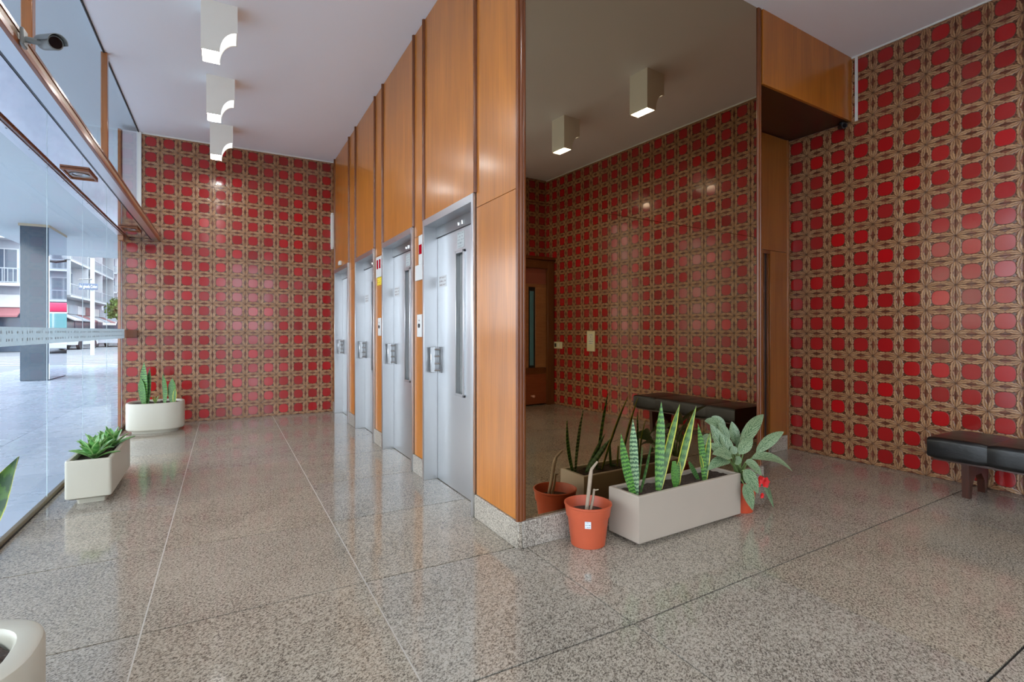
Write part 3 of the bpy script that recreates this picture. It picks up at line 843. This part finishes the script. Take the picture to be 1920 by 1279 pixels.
def blade(b, base, tip, wid, bend=(0, 0, 0), prof='sword', n=12, face=None, cut=False, cup=.25, thick=.0035):
    base, tip, bend = Vector(base), Vector(tip), Vector(bend)
    mid = (base + tip) / 2 + bend
    def P(t): return base * (1 - t) ** 2 + mid * (2 * t * (1 - t)) + tip * t * t
    def T(t): return ((mid - base) * (1 - t) + (tip - mid) * t).normalized()
    f0 = Vector(face) if face else Vector((-.45, -.88, .1))
    rings = []; ts = [i / (n - 1) for i in range(n)]
    for t in ts:
        tg_ = T(t); side = tg_.cross(f0).normalized(); nrm = side.cross(tg_).normalized()
        if prof == 'sword': wv = 1.18 * (.52 + .48 * sin(pi * min(1, t * 1.05 + .02)) ** .8) * (1 if cut else min(1, (1 - t) * 4.2) ** .62)
        elif prof == 'ovate': wv = max(.0, sin(pi * t ** .80)) ** .78
        elif prof == 'petal': wv = max(0.0, sin(pi * t ** .9)) ** .9
        else: wv = min(1, .35 + t * 2.2) * min(1, (1 - t) * 2.6) ** .85
        wv = max(wv, .02 if not cut else wv) * wid / 2
        p = P(t); c = cup * wv
        rings.append([p - side * wv + nrm * c, p - side * wv * .5 + nrm * c * .28, p, p + side * wv * .5 + nrm * c * .28, p + side * wv + nrm * c,
                      p + side * wv * .5 + nrm * (c * .28 - thick), p - nrm * thick, p - side * wv * .5 + nrm * (c * .28 - thick)])
    us = (0, .25, .5, .75, 1, .75, .5, .25)
    b.loft(rings, uvs=lambda i, j: (us[j], ts[i]))
    return b


def leaf(parent, base, tip, wid, m, **k):
    inv = Vector(parent_base[parent.name]) if parent.name in parent_base else Vector((0, 0, 0))
    b = MB(); blade(b, Vector(base) - inv, Vector(tip) - inv, wid, **k)
    return b.obj('leaf', m, parent, 60)
parent_base = {}


def plantpart(name, root, base, label=None):
    """an empty-like part carrying leaves: the crown where the leaves meet, a small mesh of its own"""
    b = MB(); b.ball((0, 0, 0), .014, 1, (1.3, 1.1, .6)); o = b.obj(name, LEAF_DARK, root, 60)
    o.location = Vector(base) - root.location
    o.rotation_euler = (0, 0, -root.rotation_euler[2])
    if root.rotation_euler[2]:
        o.location = Matrix.Rotation(-root.rotation_euler[2], 3, 'Z') @ (Vector(base) - root.location)
    if label: o['label'] = label
    parent_base[o.name] = tuple(base)
    return o


# long white planter in front of the mirror
PL = Vector((2.052, 2.192, 0)); PW, PD, PH = .935, .245, .287
fp = thing('potted_snake_plant', 'long white box planter of snake plants before the mirror', 'planter', PL, TM)
def open_box(b, x0, x1, y0, y1, z0, z1, wall, soil):
    def rect(d, z): return [(x0 + d, y0 + d, z), (x1 - d, y0 + d, z), (x1 - d, y1 - d, z), (x0 + d, y1 - d, z)]
    b.loft([rect(.004, z0), rect(0, z0 + .004), rect(0, z1 - .004), rect(.004, z1), rect(wall - .003, z1), rect(wall, z1 - .004), rect(wall, soil - .03)])
b = MB(); open_box(b, 0, PW, 0, PD, .018, PH, .024, .25); b.obj('planter_box', WHITE_P, fp, 30)
bx('foot', (.04, PW - .06, .03, PD - .03, 0, .02), WHITE_P, fp, .003)
def soil_patch(x0, x1, y0, y1, z, root, oval=None):
    b = MB(); nx, ny = 22, 9; rows = []
    for i in range(nx + 1):
        r = []
        for j in range(ny + 1):
            u, v = i / nx * 2 - 1, j / ny * 2 - 1
            if oval: s_ = oval
            else: s_ = None
            x, y = x0 + (x1 - x0) * (u + 1) / 2, y0 + (y1 - y0) * (v + 1) / 2
            if oval:
                uu, vv = u * sqrt(1 - v * v / 2), v * sqrt(1 - u * u / 2)
                x, y = (x0 + x1) / 2 + uu * (x1 - x0) / 2, (y0 + y1) / 2 + vv * (y1 - y0) / 2
            r.append((x, y, z + random.uniform(-.007, .007)))
        rows.append(r)
    b.loft(rows, close=False, cap=False); return b.obj('soil', SOIL, root, 60)
soil_patch(.02, PW - .02, .02, PD - .02, .262, fp)
YF = 2.33
def fpt(px, py, dy=0.0): return at(px, py, YF + dy)
def zpt(cx, cy): return 980 + .28125 * cx, 720 + .28125 * cy
def fb(p, cx0, cy0, cx1, cy1, wid, m, d0=0.0, d1=0.0, **k):
    a_, b_ = fpt(*zpt(cx0, cy0), d0), fpt(*zpt(cx1, cy1), d1)
    a_.z = max(.25, min(a_.z, .262)) if a_.z < .30 else a_.z
    return leaf(p, a_, b_, wid, m, **k)
p1 = plantpart('snake_plant', fp, fpt(*zpt(752, 735), -.04))
fb(p1, 742, 735, 655, 330, .042, LEAF_BAND, -.05, -.03, bend=(-.02, 0, -.03))
fb(p1, 755, 740, 735, 235, .044, LEAF_GREY, -.05, -.0, bend=(-.012, 0, 0))
fb(p1, 785, 705, 857, 405, .026, LEAF_DARK, -.02, .03, face=(.3, -.9, .1))
leaf(p1, fpt(*zpt(765, 700)), fpt(*zpt(800, 420), .09), .03, LEAF_DARK, face=(.8, -.5, 0))
p2 = plantpart('snake_plant', fp, fpt(*zpt(908, 700), -.03))
fb(p2, 903, 705, 924, 118, .050, LEAF_BAND, -.04, .0)
fb(p2, 915, 690, 1047, 135, .040, LEAF_YEL, -.02, .02, bend=(-.02, 0, 0))
p3 = plantpart('snake_plant', fp, fpt(*zpt(1022, 672), -.03))
fb(p3, 1018, 680, 1008, 515, .042, LEAF_BAND, -.04, -.04, cut=True)
fb(p3, 1035, 665, 1040, 520, .030, LEAF_YEL, -.02, -.02, cut=True)
fb(p3, 1028, 670, 1157, 148, .052, LEAF_YEL, .0, .0, bend=(-.035, 0, -.03), prof='spoon')
p4 = plantpart('snake_plant', fp, fpt(*zpt(1172, 640), .0))
fb(p4, 1172, 640, 1108, 520, .026, LEAF_DARK, .0, .0, cut=True, bend=(-.008, 0, .01))
p5 = plantpart('snake_plant', fp, fpt(*zpt(1215, 640), -.03))
fb(p5, 1210, 640, 1168, 262, .036, LEAF_BAND, -.03, -.01, bend=(.014, 0, 0))
fb(p5, 1216, 640, 1250, 322, .034, LEAF_YEL, -.03, -.02, bend=(-.012, 0, 0))
fb(p5, 1200, 560, 1183, 480, .018, LEAF_YEL, -.035, -.035, cut=True)

# orange pot with dry stems
tp = thing('potted_dry_stem', 'orange plastic pot holding two bare grey stems', 'flowerpot', (1.841, 2.385, 0))
b = MB(); b.lathe([(.090, 0), (.098, .002), (.118, .165), (.126, .168), (.133, .225), (.137, .228), (.137, .236), (.129, .237), (.124, .225), (.112, .165), (.10, .15)], 40, cap=True); b.obj('pot', TERRA, tp, 35)
b = MB(); b.lathe([(.0005, .176), (.06, .182), (.117, .178)], 24, cap=False); b.obj('soil', SOIL, tp, 60)
def rel(v, o): return Vector(v) - o.location
s0 = at(1099, 955, 2.37); s1 = at(1119, 868, 2.40)
b = MB(); b.tube([rel(at(1099, 962, 2.36), tp), rel(at(1103, 930, 2.365), tp), rel(at(1107, 893, 2.37), tp), rel(at(1109, 880, 2.375), tp), rel(at(1120, 866, 2.38), tp)], [.010, .011, .012, .009, .006], 10); b.obj('dry_stem', STICK, tp, 50)
b = MB(); b.tube([rel(at(1106, 962, 2.36), tp), rel(at(1112, 935, 2.36), tp), rel(at(1114, 917, 2.36), tp)], [.008, .008, .006], 8); b.tube([rel(at(1112, 920, 2.36), tp), rel(at(1122, 918, 2.355), tp)], [.005, .003], 6); b.obj('dry_stem', STICK, tp, 50)
b = MB()
vd = Vector((-1.841, -2.385, 0)).normalized(); sd = Vector((-vd.y, vd.x, 0))
for w0, z0 in ((.0175, .0),):
    c0 = vd * .1135 + Vector((0, 0, .125)); c1 = vd * .1172 + Vector((0, 0, .165)); c2 = c0 - vd * .002
    uvrect(b, [c0 - sd * .017 + vd * .002, c0 + sd * .017 + vd * .002, c1 + sd * .017 + vd * .002, c1 - sd * .017 + vd * .002])
me = bpy.data.meshes.new('price_label'); b.bm.to_mesh(me); b.bm.free(); me.materials.append(m_print('price_label_print', (.72, .78, .84), (.25, .28, .33), 3.0, .5, 5)); link('price_label', me, tp)

# silver-leaved plant in a red pot
AC = Vector((3.10, 2.33, 0))
ap = thing('potted_aglaonema', 'silver-green leafy plant in red pot, right of the white planter', 'potted plant', AC)
b = MB(); b.lathe([(.075, 0), (.082, .002), (.105, .19), (.112, .192), (.112, .21), (.104, .21), (.098, .16)], 32); b.obj('pot', REDPOT, ap, 35)
b = MB(); b.lathe([(.0005, .185), (.1, .18)], 20, cap=False); b.obj('soil', SOIL, ap, 60)
def apx(cx, cy, dy): return at(1280 + .1642 * cx, 760 + .1642 * cy, 2.33 + dy)
crown = AC + Vector((0, 0, .20))
def agl(x0, y0, x1, y1, wid, d0=0.0, d1=0.0, up=.02, face=(-.45, -.8, .4)):
    a_, t_ = apx(x0, y0, d0), apx(x1, y1, d1)
    pb = crown + Vector((random.uniform(-.02, .02), random.uniform(-.02, .02), 0))
    b = MB(); m_ = (pb + a_) / 2 + Vector((0, 0, .03))
    b.tube([pb - AC, m_ - AC, a_ - AC], [.006, .005, .004], 6); b.obj('stalk', PETIOLE, ap, 60)
    b = MB(); blade(b, a_ - AC, t_ - AC, wid, bend=(0, 0, up), prof='ovate', n=14, face=face, cup=.22, thick=.0015); b.obj('leaf', LEAF_AGL, ap, 70)
agl(655, 470, 925, 105, .090, -.02, .05, .04)
agl(838, 545, 1155, 303, .075, -.05, -.08, .03)
agl(790, 610, 1255, 755, .085, -.06, -.16, .09, (-.2, -.5, .8))
agl(510, 620, 312, 215, .085, -.02, .06, .03)
agl(500, 610, 300, 440, .080, -.06, -.02, .02)
agl(610, 450, 560, 185, .075, .06, .10, .01)
agl(520, 420, 405, 195, .070, .06, .10, .02)
agl(640, 560, 800, 375, .080, -.07, -.06, .02)
agl(540, 640, 285, 745, .075, -.06, -.06, .05, (-.2, -.6, .8))
agl(715, 650, 905, 810, .070, -.10, -.15, .04, (-.3, -.7, .6))
agl(690, 745, 860, 1010, .088, -.12, -.16, .04, (-.6, -.7, .3))
agl(700, 900, 800, 1200, .075, -.14, -.15, .03, (-.5, -.85, .15))
agl(890, 780, 1040, 1175, .040, -.08, -.10, .03, (-.9, -.3, .2))
agl(600, 560, 560, 460, .06, -.05, -.03, .0)
agl(330, 360, 180, 500, .06, .05, .04, .04)
agl(470, 300, 250, 180, .08, .10, .14, .04)
agl(560, 560, 420, 330, .075, -.03, .02, .02)
agl(690, 560, 640, 360, .070, -.02, .04, .01)
agl(560, 600, 340, 560, .075, -.08, -.08, .04)
agl(480, 280, 330, 130, .07, .14, .2, .03)
agl(640, 680, 600, 600, .06, -.10, -.10, .02)
for cx, cy, s_ in ((880, 850, 1.0), (935, 880, 1.1), (900, 1030, .6), (860, 900, .7)):
    p = apx(cx, cy, -.10) - AC; fw = MB()
    for k_ in range(5):
        an = k_ * 1.26 + cx; blade(fw, p - Vector((cos(an), 0, sin(an))) * .004, p + Vector((cos(an) * .036, -.012, sin(an) * .036)) * s_, .032 * s_, prof='petal', n=6, face=(-.5, -.85, .1), cup=.2, thick=.001)
    fw.obj('red_flower', REDF, ap, 60)

# cream box planter by the glass
bp = thing('potted_rosette_plant', 'cream box planter with green rosette plants by the street glass', 'planter', (-.845, 4.58, 0), radians(.5))
b = MB()
def rrect(x0, x1, y0, y1, z, r, n=5):
    out = []
    for (cx_, cy_, a0) in ((x1 - r, y1 - r, 0), (x0 + r, y1 - r, 90), (x0 + r, y0 + r, 180), (x1 - r, y0 + r, 270)):
        for k_ in range(n): a_ = radians(a0 + 90 * k_ / (n - 1)); out.append((cx_ + r * cos(a_), cy_ + r * sin(a_), z))
    return out
bw, bl_ = .132, .90
b.loft([rrect(-bw + .02, bw - .02, .02, bl_ - .02, .045, .02), rrect(-bw, bw, 0, bl_, .058, .022), rrect(-bw, bw, 0, bl_, .312, .022), rrect(-bw + .006, bw - .006, .006, bl_ - .006, .32, .02), rrect(-bw + .024, bw - .024, .024, bl_ - .024, .32, .015), rrect(-bw + .028, bw - .028, .028, bl_ - .028, .312, .015), rrect(-bw + .028, bw - .028, .028, bl_ - .028, .25, .015)])
b.obj('planter_box', CREAM, bp, 35)
b = MB(); b.loft([rrect(-.075, .085, .075, bl_ - .08, 0, .02), rrect(-.082, .09, .07, bl_ - .07, .05, .02)]); b.obj('foot', CREAM, bp, 35)
soil_patch(-bw + .026, bw - .026, .026, bl_ - .026, .29, bp)
for i, (x, y, s_) in enumerate(((-.845, 4.76, 1.05), (-.865, 4.93, 1.05), (-.80, 5.12, 1.1))):
    base = Vector((x, y, .29)); pp = plantpart('rosette_plant', bp, base)
    for k_ in range(17):
        an = k_ * 2.39996 + i; el = .30 + .066 * k_; ln = (.150 + .035 * random.random()) * s_
        dirv = Vector((cos(an) * cos(el), sin(an) * cos(el), sin(el)))
        b = MB(); fc = Vector((-cos(an) * sin(el), -sin(an) * sin(el), cos(el)))
        blade(b, dirv * .012, dirv * ln * .92 + Vector((0, 0, -.01 if el < .6 else 0)), .052 * s_, bend=(0, 0, .015), prof='petal', n=8, face=fc, cup=.3, thick=.004)
        b.obj('leaf', LEAF_ROS, pp, 60)

# oval planters
def oval(name, label, loc, ax_, ay_, h, soil_z, p=2.6, rot=0, rim=.80):
    o = thing(name, label, 'planter', loc, rot)
    b = MB(); b.lathe([(.80, .0), (.82, .035)], 40, sx=ax_, sy=ay_, p=p); b.obj('foot', CREAM, o, 35)
    b = MB(); prof_ = [(.955, .035), (1.0, .05), (1.0, h - .018), (.985, h - .004), (.96, h), (rim, h - .003), (rim - .025, h - .012), (rim - .035, h - .03), (rim - .035, soil_z - .03)]
    b.lathe(prof_, 48, sx=ax_, sy=ay_, p=p); b.obj('planter_bowl', CREAM, o, 35)
    soil_patch(-ax_ * (rim - .01), ax_ * (rim - .01), -ay_ * (rim - .01), ay_ * (rim - .01), soil_z, o, True)
    return o
o1 = oval('potted_snake_plant', 'cream oval planter with snake plant leaves at the back wall', (-.745, 7.62, 0), .30, .24, .362, .338, rim=.90)
pq = plantpart('snake_plant', o1, at(274, 754, 7.6))
for (a_, b_, wd, m_) in (((271, 757), (270, 679), .075, LEAF_BAND), ((277, 757), (281, 690), .055, LEAF_DARK), ((270, 757), (264, 708), .07, LEAF_BAND)):
    pa, pb = at(*a_, 7.58), at(*b_, 7.60); leaf(pq, pa, pb, wd, m_)
pq = plantpart('snake_plant', o1, at(308, 753, 7.6)); leaf(pq, at(309, 755, 7.58), at(305, 701, 7.6), .05, LEAF_BAND, bend=(.03, 0, 0))
pq = plantpart('snake_plant', o1, at(324, 752, 7.6)); leaf(pq, at(324, 754, 7.58), at(323, 709, 7.6), .085, LEAF_BAND, cut=False)
leaf(pq, at(327, 754, 7.56), at(329, 728, 7.56), .04, LEAF_YEL)
pq = plantpart('seedling', o1, at(291, 754, 7.6))
for dx in (-.03, .0, .035): leaf(pq, at(291, 757, 7.6), at(291, 742, 7.6) + Vector((dx, 0, 0)), .015, LEAF_YEL)
o2 = oval('potted_snake_plant', 'cream oval planter in front of the viewer, cut by the picture edge', (-.752, 1.88, 0), .30, .24, .356, .318)
pq = plantpart('snake_plant', o2, Vector((-.83, 1.9, .335)))
leaf(pq, at(-120, 1165, 1.80), at(34, 857, 1.66), .066, LEAF_NEAR, bend=(-.0, 0, .02), cup=.3, face=(-.1, -.95, .3), prof='sword')
leaf(pq, (-.85, 1.95, .33), (-.98, 1.95, .80), .05, LEAF_YEL)
leaf(pq, (-.85, 1.9, .33), (-.92, 2.0, .72), .05, LEAF_BAND)

# ------------------------------------------------------------------ street side
PAVE = None
def m_pave():
    a = Mat('pale_paving', rough=.28); n = a.noise(a.pos(), 3.0, 4); r = a.rnd()
    c = a.mix(n * .6 + r * .4, (.32, .38, .48), (.44, .50, .60)); a.set('Base Color', c); a.set('Roughness', n * .15 + .2); return a.m
PAVE = m_pave()
pv = struct(MB().box(-5.8, XG - .02, -6, 24, -.14, -.008).box(XG - .02, 9, -9, -2.45, -.14, -.008).obj('pavement', m_plain('paving_joint', (.34, .38, .44), .8)), label='pale blue street paving under the arcade')
PS = .93
for i in range(5):
    for j in range(29):
        x1 = XG - .03 - i * PS; y0 = -3.5 + j * PS
        bx('paving_slab', (x1 - PS + .003, x1 - .003, y0 + .003, y0 + PS - .003, -.03, -.002), PAVE, pv)
rd = struct(bx('road', (-140, 140, -60, 240, -.4, -.13), m_plain('pale_asphalt', (.15, .165, .185), .6, 0, .1, .5)), label='street surface beyond the arcade')
for k_ in range(7):
    y = 26.5 + k_ * 1.5; bx('crossing_stripe', (-11.5, -2.0, y, y + .55, -.13, -.115), m_plain('road_paint', (.26, .27, .29), .6), rd)
ww = struct(bx('wall_street', (XG, 3.6, YB + .35, 23.5, 0, 4.6), m_plain('street_wall', (.62, .60, .58), .6)), label='outer wall of the building beyond the hall')
af = struct(bx('arcade_ceiling', (-5.45, -.99, -4, 23.2, 3.86, 4.5), m_plain('arcade_plaster', (.56, .62, .655), .7, 0, .03, .6)), label='white underside of the arcade')
PILM = Mat('polished_blue_stone', rough=.12)
n_ = PILM.noise(PILM.pos(), 1.5, 4); PILM.set('Base Color', PILM.mix(n_, (.045, .072, .10), (.08, .112, .145)))
pilx = thing('arcade_pillar', 'square blue-grey stone pillar of the arcade outside', 'pillar', (-4.12, 17.5, 0))
bx('shaft', (-.275, .265, -.8, .8, 0, 3.86), PILM.m, pilx, .01)
bx('side_slab', (.265, .28, -.79, .80, .02, 3.84), Mat('mirror_polished_stone', (.62, .66, .74), .03, 1.0).m, pilx)
bx('cap', (-.30, .285, -.83, .82, 3.80, 3.86), m_plain('ochre_cap', (.50, .42, .30), .7), pilx)
# twin globe lantern on the outer wall corner
lt = thing('wall_lantern', 'dark twin-globe lantern outside, reflected by the pillar', 'lantern', (-2.2, 24.6, 3.85))
b = MB(); b.tube([(-.5, 0, .12), (-.3, 0, -.02), (0, 0, -.08), (.3, 0, -.02), (.5, 0, .12)], .045, 8); b.tube([(0, 0, -.08), (.6, -.5, -.1), (1.2, -1.1, -.1)], .035, 8); b.obj('arm', BLACK, lt)
for x in (-.38, .38):
    b = MB(); b.lathe([(.14, .02), (.2, .1), (.22, .3), (.2, .42), (.05, .46)], 14, (x, 0, 0)); b.obj('globe', m_plain('frosted_globe', (.6, .63, .65), .2), lt)

WIN = m_plain('dark_window_glass', (.07, .10, .14), .15); WHITEW = m_plain('white_render', (.50, .52, .55), .7); GREYW = m_plain('grey_render', (.30, .33, .38), .7)
REDB = m_plain('red_brick_render', (.26, .10, .11), .8); PINKB = m_plain('pink_render', (.50, .24, .26), .8); ORAN = m_plain('orange_render', (.46, .13, .05), .8); BLIND = m_plain('white_blind', (.46, .45, .45), .6)
RAIL = m_plain('balcony_rail', (.28, .32, .37), .4)


def apartment(label, loc, rot, w_, dep, floors, bays, wallm, group=None, shop=True, fh=3.0, h0=4.2, bal=1.1):
    """front faces local -y, x from 0 to w_"""
    t = thing('apartment_building', label, 'building', loc, rot, group)
    hh = h0 + floors * fh
    bx('body', (0, w_, 0, dep, -.13, hh), wallm, t)
    bwid = w_ / bays
    for f in range(floors):
        z = h0 + f * fh
        bx('balcony_slab', (.1, w_ - .1, -bal, .0, z - .12, z + .06), WHITEW, t)
        for k_ in range(bays):
            x = k_ * bwid
            fr = bx('window', (x + .18 * bwid, x + .82 * bwid, -.06, .02, z + .1, z + 2.35), WHITEW, t)
            mq = (k_ * 3 + f * 5) % 4
            bx('pane', (x + .22 * bwid, x + .52 * bwid, -.075, -.055, z + .15, z + 2.28), WIN, fr)
            bx('pane', (x + .54 * bwid, x + .78 * bwid, -.075, -.055, z + .15, z + 2.28), BLIND if mq in (0, 1) else WIN, fr)
            rl = MB(); xa, xb = x + .06, x + bwid - .06
            rl.box(xa, xb, -bal + .02, -bal + .07, z + .95, z + 1.02); rl.box(xa, xb, -bal + .02, -bal + .06, z + .10, z + .15)
            nb = 9
            for i in range(nb): xx = xa + (xb - xa) * (i + .5) / nb; rl.box(xx - .02, xx + .02, -bal + .03, -bal + .06, z + .12, z + .98)
            rl.obj('balcony_rail', RAIL, t, 0)
        for k_ in range(bays + 1):
            if k_ % 2 == 0: bx('party_wall', (k_ * bwid - .08, k_ * bwid + .08, -bal, 0, z, z + fh - .12), WHITEW, t)
    for k_ in range(bays):
        x = k_ * bwid
        sf_ = bx('shopfront', (x + .15, x + bwid - .15, -.10, .02, -.1, 2.7), WIN, t)
        bx('shop_sign', (x + .1, x + bwid - .1, -.32, .0, 2.75, 3.55), (REDB, WHITEW, GREYW, BLIND)[(k_ * 7 + int(w_)) % 4], sf_)
        aw = MB(); aw.prism([(0, 2.75), (-.05, 2.8), (-1.25, 2.2), (-1.25, 2.1)], lambda p, q_, t_, x=x: (x + .2 + t_ * (bwid - .4), p - .05, q_))
        aw.obj('awning', (BLIND, REDB, GREYW)[(k_ * 5) % 3], sf_)
    bx('parapet', (-.1, w_ + .1, -.15, dep, hh, hh + .7), WHITEW, t)
    return t
apartment('pale block with balconies seen left of the arcade pillar', (-18.6, 44.5, 0), 0, 7.3, 8, 5, 3, GREYW, None)
bx_ = thing('street_pier', 'slim pink pier at the left picture edge beyond the glass', 'pier', (-13.0, 42.6, -.13))
bx('shaft', (-.55, .1, -.3, .3, 0, 19), PINKB, bx_, .02); bx('pier_cap', (-.65, .2, -.4, .4, 19, 19.4), WHITEW, bx_)
apartment('pale block with deep balconies across the street, behind the street sign', (-12.4, 55.0, 0), pi / 2, 19, 10, 6, 6, GREYW)
apartment('white block closing the far end of the street', (-24.5, 100.0, 0), 0, 9.9, 10, 7, 4, WHITEW)
apartment('orange block at far end of the street, beside the tiled wall edge', (-14.4, 103, 0), 0, 14, 8, 6, 4, ORAN)
apartment('pale block facing the cross street, reflected by the pillar', (-3, 66, 0), 0, 26, 9, 6, 7, GREYW)

# bus on the cross street (mirrored by the pillar)
bs = thing('bus', 'red-topped bus with wide green windscreen, reflected by the pillar', 'bus', (1.35, 40.0, -.13))
bx('body', (-1.25, 1.25, 0, 9, .35, 2.5), m_plain('bus_white', (.72, .74, .76), .3), bs, .08, 2)
bx('roof_band', (-1.27, 1.27, -.03, 9.02, 2.5, 3.05), m_plain('bus_red', (.62, .03, .10), .35), bs, .10, 2)
for x in (-.6, .6): bx('windscreen', (x - .57, x + .57, -.03, .06, 1.05, 2.42), m_plain('bus_green_glass', (.08, .26, .27), .08), bs, .02)
bx('bumper', (-1.24, 1.24, -.08, .1, .3, .62), WHITEW, bs, .03)
for x in (-1.1, 1.1):
    for y in (1.8, 7.0):
        b = MB(); b.tube([(x - .13, y, .45), (x + .13, y, .45)], .45, 18); b.obj('wheel', BLACK, bs)


def car(label, loc, rot, mcol):
    t = thing('car', label, 'car', loc, rot)
    prof_ = [(-2.1, .35), (-2.12, .75), (-1.9, .88), (-1.25, .95), (1.35, .95), (2.0, .86), (2.12, .7), (2.1, .35)]
    b = MB(); b.prism(prof_, lambda p, z, k_: (p, -.85 + 1.7 * k_, z)); b.obj('body', mcol, t, 30)
    cab = [(-1.25, .95), (-.75, 1.42), (.75, 1.45), (1.4, .95)]
    b = MB(); b.prism(cab, lambda p, z, k_: (p, (-.80 + 1.6 * k_) * (1 - .12 * (z > 1.2)), z)); b.obj('cabin_glass', WIN, t, 30)
    bx('roof_panel', (-.72, .72, -.70, .70, 1.42, 1.48), mcol, t, .02)
    for x in (-1.3, 1.3):
        for y in (-.82, .82):
            b = MB(); b.tube([(x, y - .1, .33), (x, y + .1, .33)], .33, 16); b.obj('wheel', BLACK, t)
    for y in (-.6, .6): bx('headlight', (-2.14, -2.08, y - .18, y + .18, .6, .74), WHITEW, t)
    return t
car('small white car crossing behind the pillar', (-10.0, 49.5, -.13), radians(82), m_plain('white_car_paint', (.55, .57, .60), .25))
car('pale silver car beyond the crossing, near tiled wall edge', (-8.6, 56.0, -.13), radians(84), m_plain('silver_car_paint', (.52, .55, .60), .25))
car('dark car parked at far left beyond the glass', (-13.6, 36.5, -.13), radians(75), m_plain('dark_car_paint', (.10, .12, .16), .25))
vn = thing('delivery_van', 'white box van with a green roundel at left picture edge', 'van', (-16.6, 42.2, -.13), radians(0))
bx('box_body', (-1.4, 1.4, -.9, .9, .5, 2.9), WHITEW, vn, .06, 2); bx('cab', (1.4, 2.5, -.88, .88, .4, 2.0), WHITEW, vn, .12, 2)
b = MB(); b.tube([(.5, -.90, 1.7), (.5, -.93, 1.7)], .35, 20); b.obj('roundel', m_plain('green_roundel', (.10, .5, .20), .5), vn)
for x in (-.9, 1.8):
    for y in (-.8, .8):
        b = MB(); b.tube([(x, y - .1, .4), (x, y + .1, .4)], .4, 16); b.obj('wheel', BLACK, vn)

# street sign
sp_y = 36.0; sa = at(148, 542, sp_y); sbp = at(183, 533, sp_y)
sg = thing('street_sign', 'blue street name sign hanging over the crossing', 'sign', ((sa.x + sbp.x) / 2, sp_y, 0))
hwid = (sbp.x - sa.x) / 2; zc_ = (sa.z + sbp.z) / 2; hz = (sbp.z - sa.z) / 2 * 1.15
bx('board', (-hwid, hwid, -.02, .02, zc_ - hz, zc_ + hz), m_plain('sign_blue', (.10, .14, .22), .4), sg, .01)
fc = bpy.data.curves.new('lettering', 'FONT'); fc.body = 'Av. ginada Colon'; fc.size = hz * 1.45; fc.align_x = 'CENTER'; fc.align_y = 'CENTER'; fc.extrude = .004
to = bpy.data.objects.new('lettering', fc); dg = None
C.objects.link(to); to.parent = sg; to.location = (0, -.028, zc_); to.rotation_euler = (pi / 2, 0, 0)
fc.materials.append(m_plain('sign_white', (.85, .86, .88), .5))
bpy.context.view_layer.update()
wd = to.dimensions.x
if wd > 0: to.scale = (hwid * 1.88 / wd, 1, 1)
me = bpy.data.meshes.new_from_object(to.evaluated_get(bpy.context.evaluated_depsgraph_get())); me.materials.clear(); me.materials.append(fc.materials[0])
t2 = link('lettering', me, sg); t2.location = to.location; t2.rotation_euler = to.rotation_euler; t2.scale = to.scale
bpy.data.objects.remove(to); t2.name = 'lettering'
b = MB(); b.tube([(.15, .17, -.13), (.15, .17, zc_ + 1.6)], .10, 10); b.obj('post', m_plain('post_white', (.50, .53, .56), .5), sg)
b = MB(); b.tube([(.15, .04, zc_ + hz + .25), (-hwid, .02, zc_ + hz + .2)], .03, 6); b.tube([(-hwid * .6, .02, zc_ + hz + .2), (-hwid * .6, 0, zc_ + hz)], .012, 6); b.obj('arm', STEEL_D, sg)

# street tree
tr = thing('street_tree', 'green street tree beyond the silver car', 'tree', (-9.15, 63.5, -.13))
b = MB(); b.tube([(0, 0, 0), (.1, 0, 1.6), (.05, .1, 3.4)], [.18, .14, .08], 8); b.obj('trunk', m_plain('bark', (.16, .11, .08), .9), tr)
random.seed(11)
cr = MB()
for i in range(700):
    d_ = Vector((random.gauss(0, 1), random.gauss(0, 1), random.gauss(0, .9))); d_.normalize(); rr = 1.15 * random.random() ** .4
    p = Vector((0, 0, 3.6)) + d_ * rr
    t2_ = Vector((random.gauss(0, 1), random.gauss(0, 1), random.gauss(0, 1))).normalized()
    blade(cr, p, p + t2_ * .38, .24, prof='petal', n=4, face=d_, thick=.01)
o = cr.obj('foliage', m_leaf('tree_leaf', (.08, .18, .03), (.20, .28, .06)), tr, 0); o['kind'] = 'stuff'
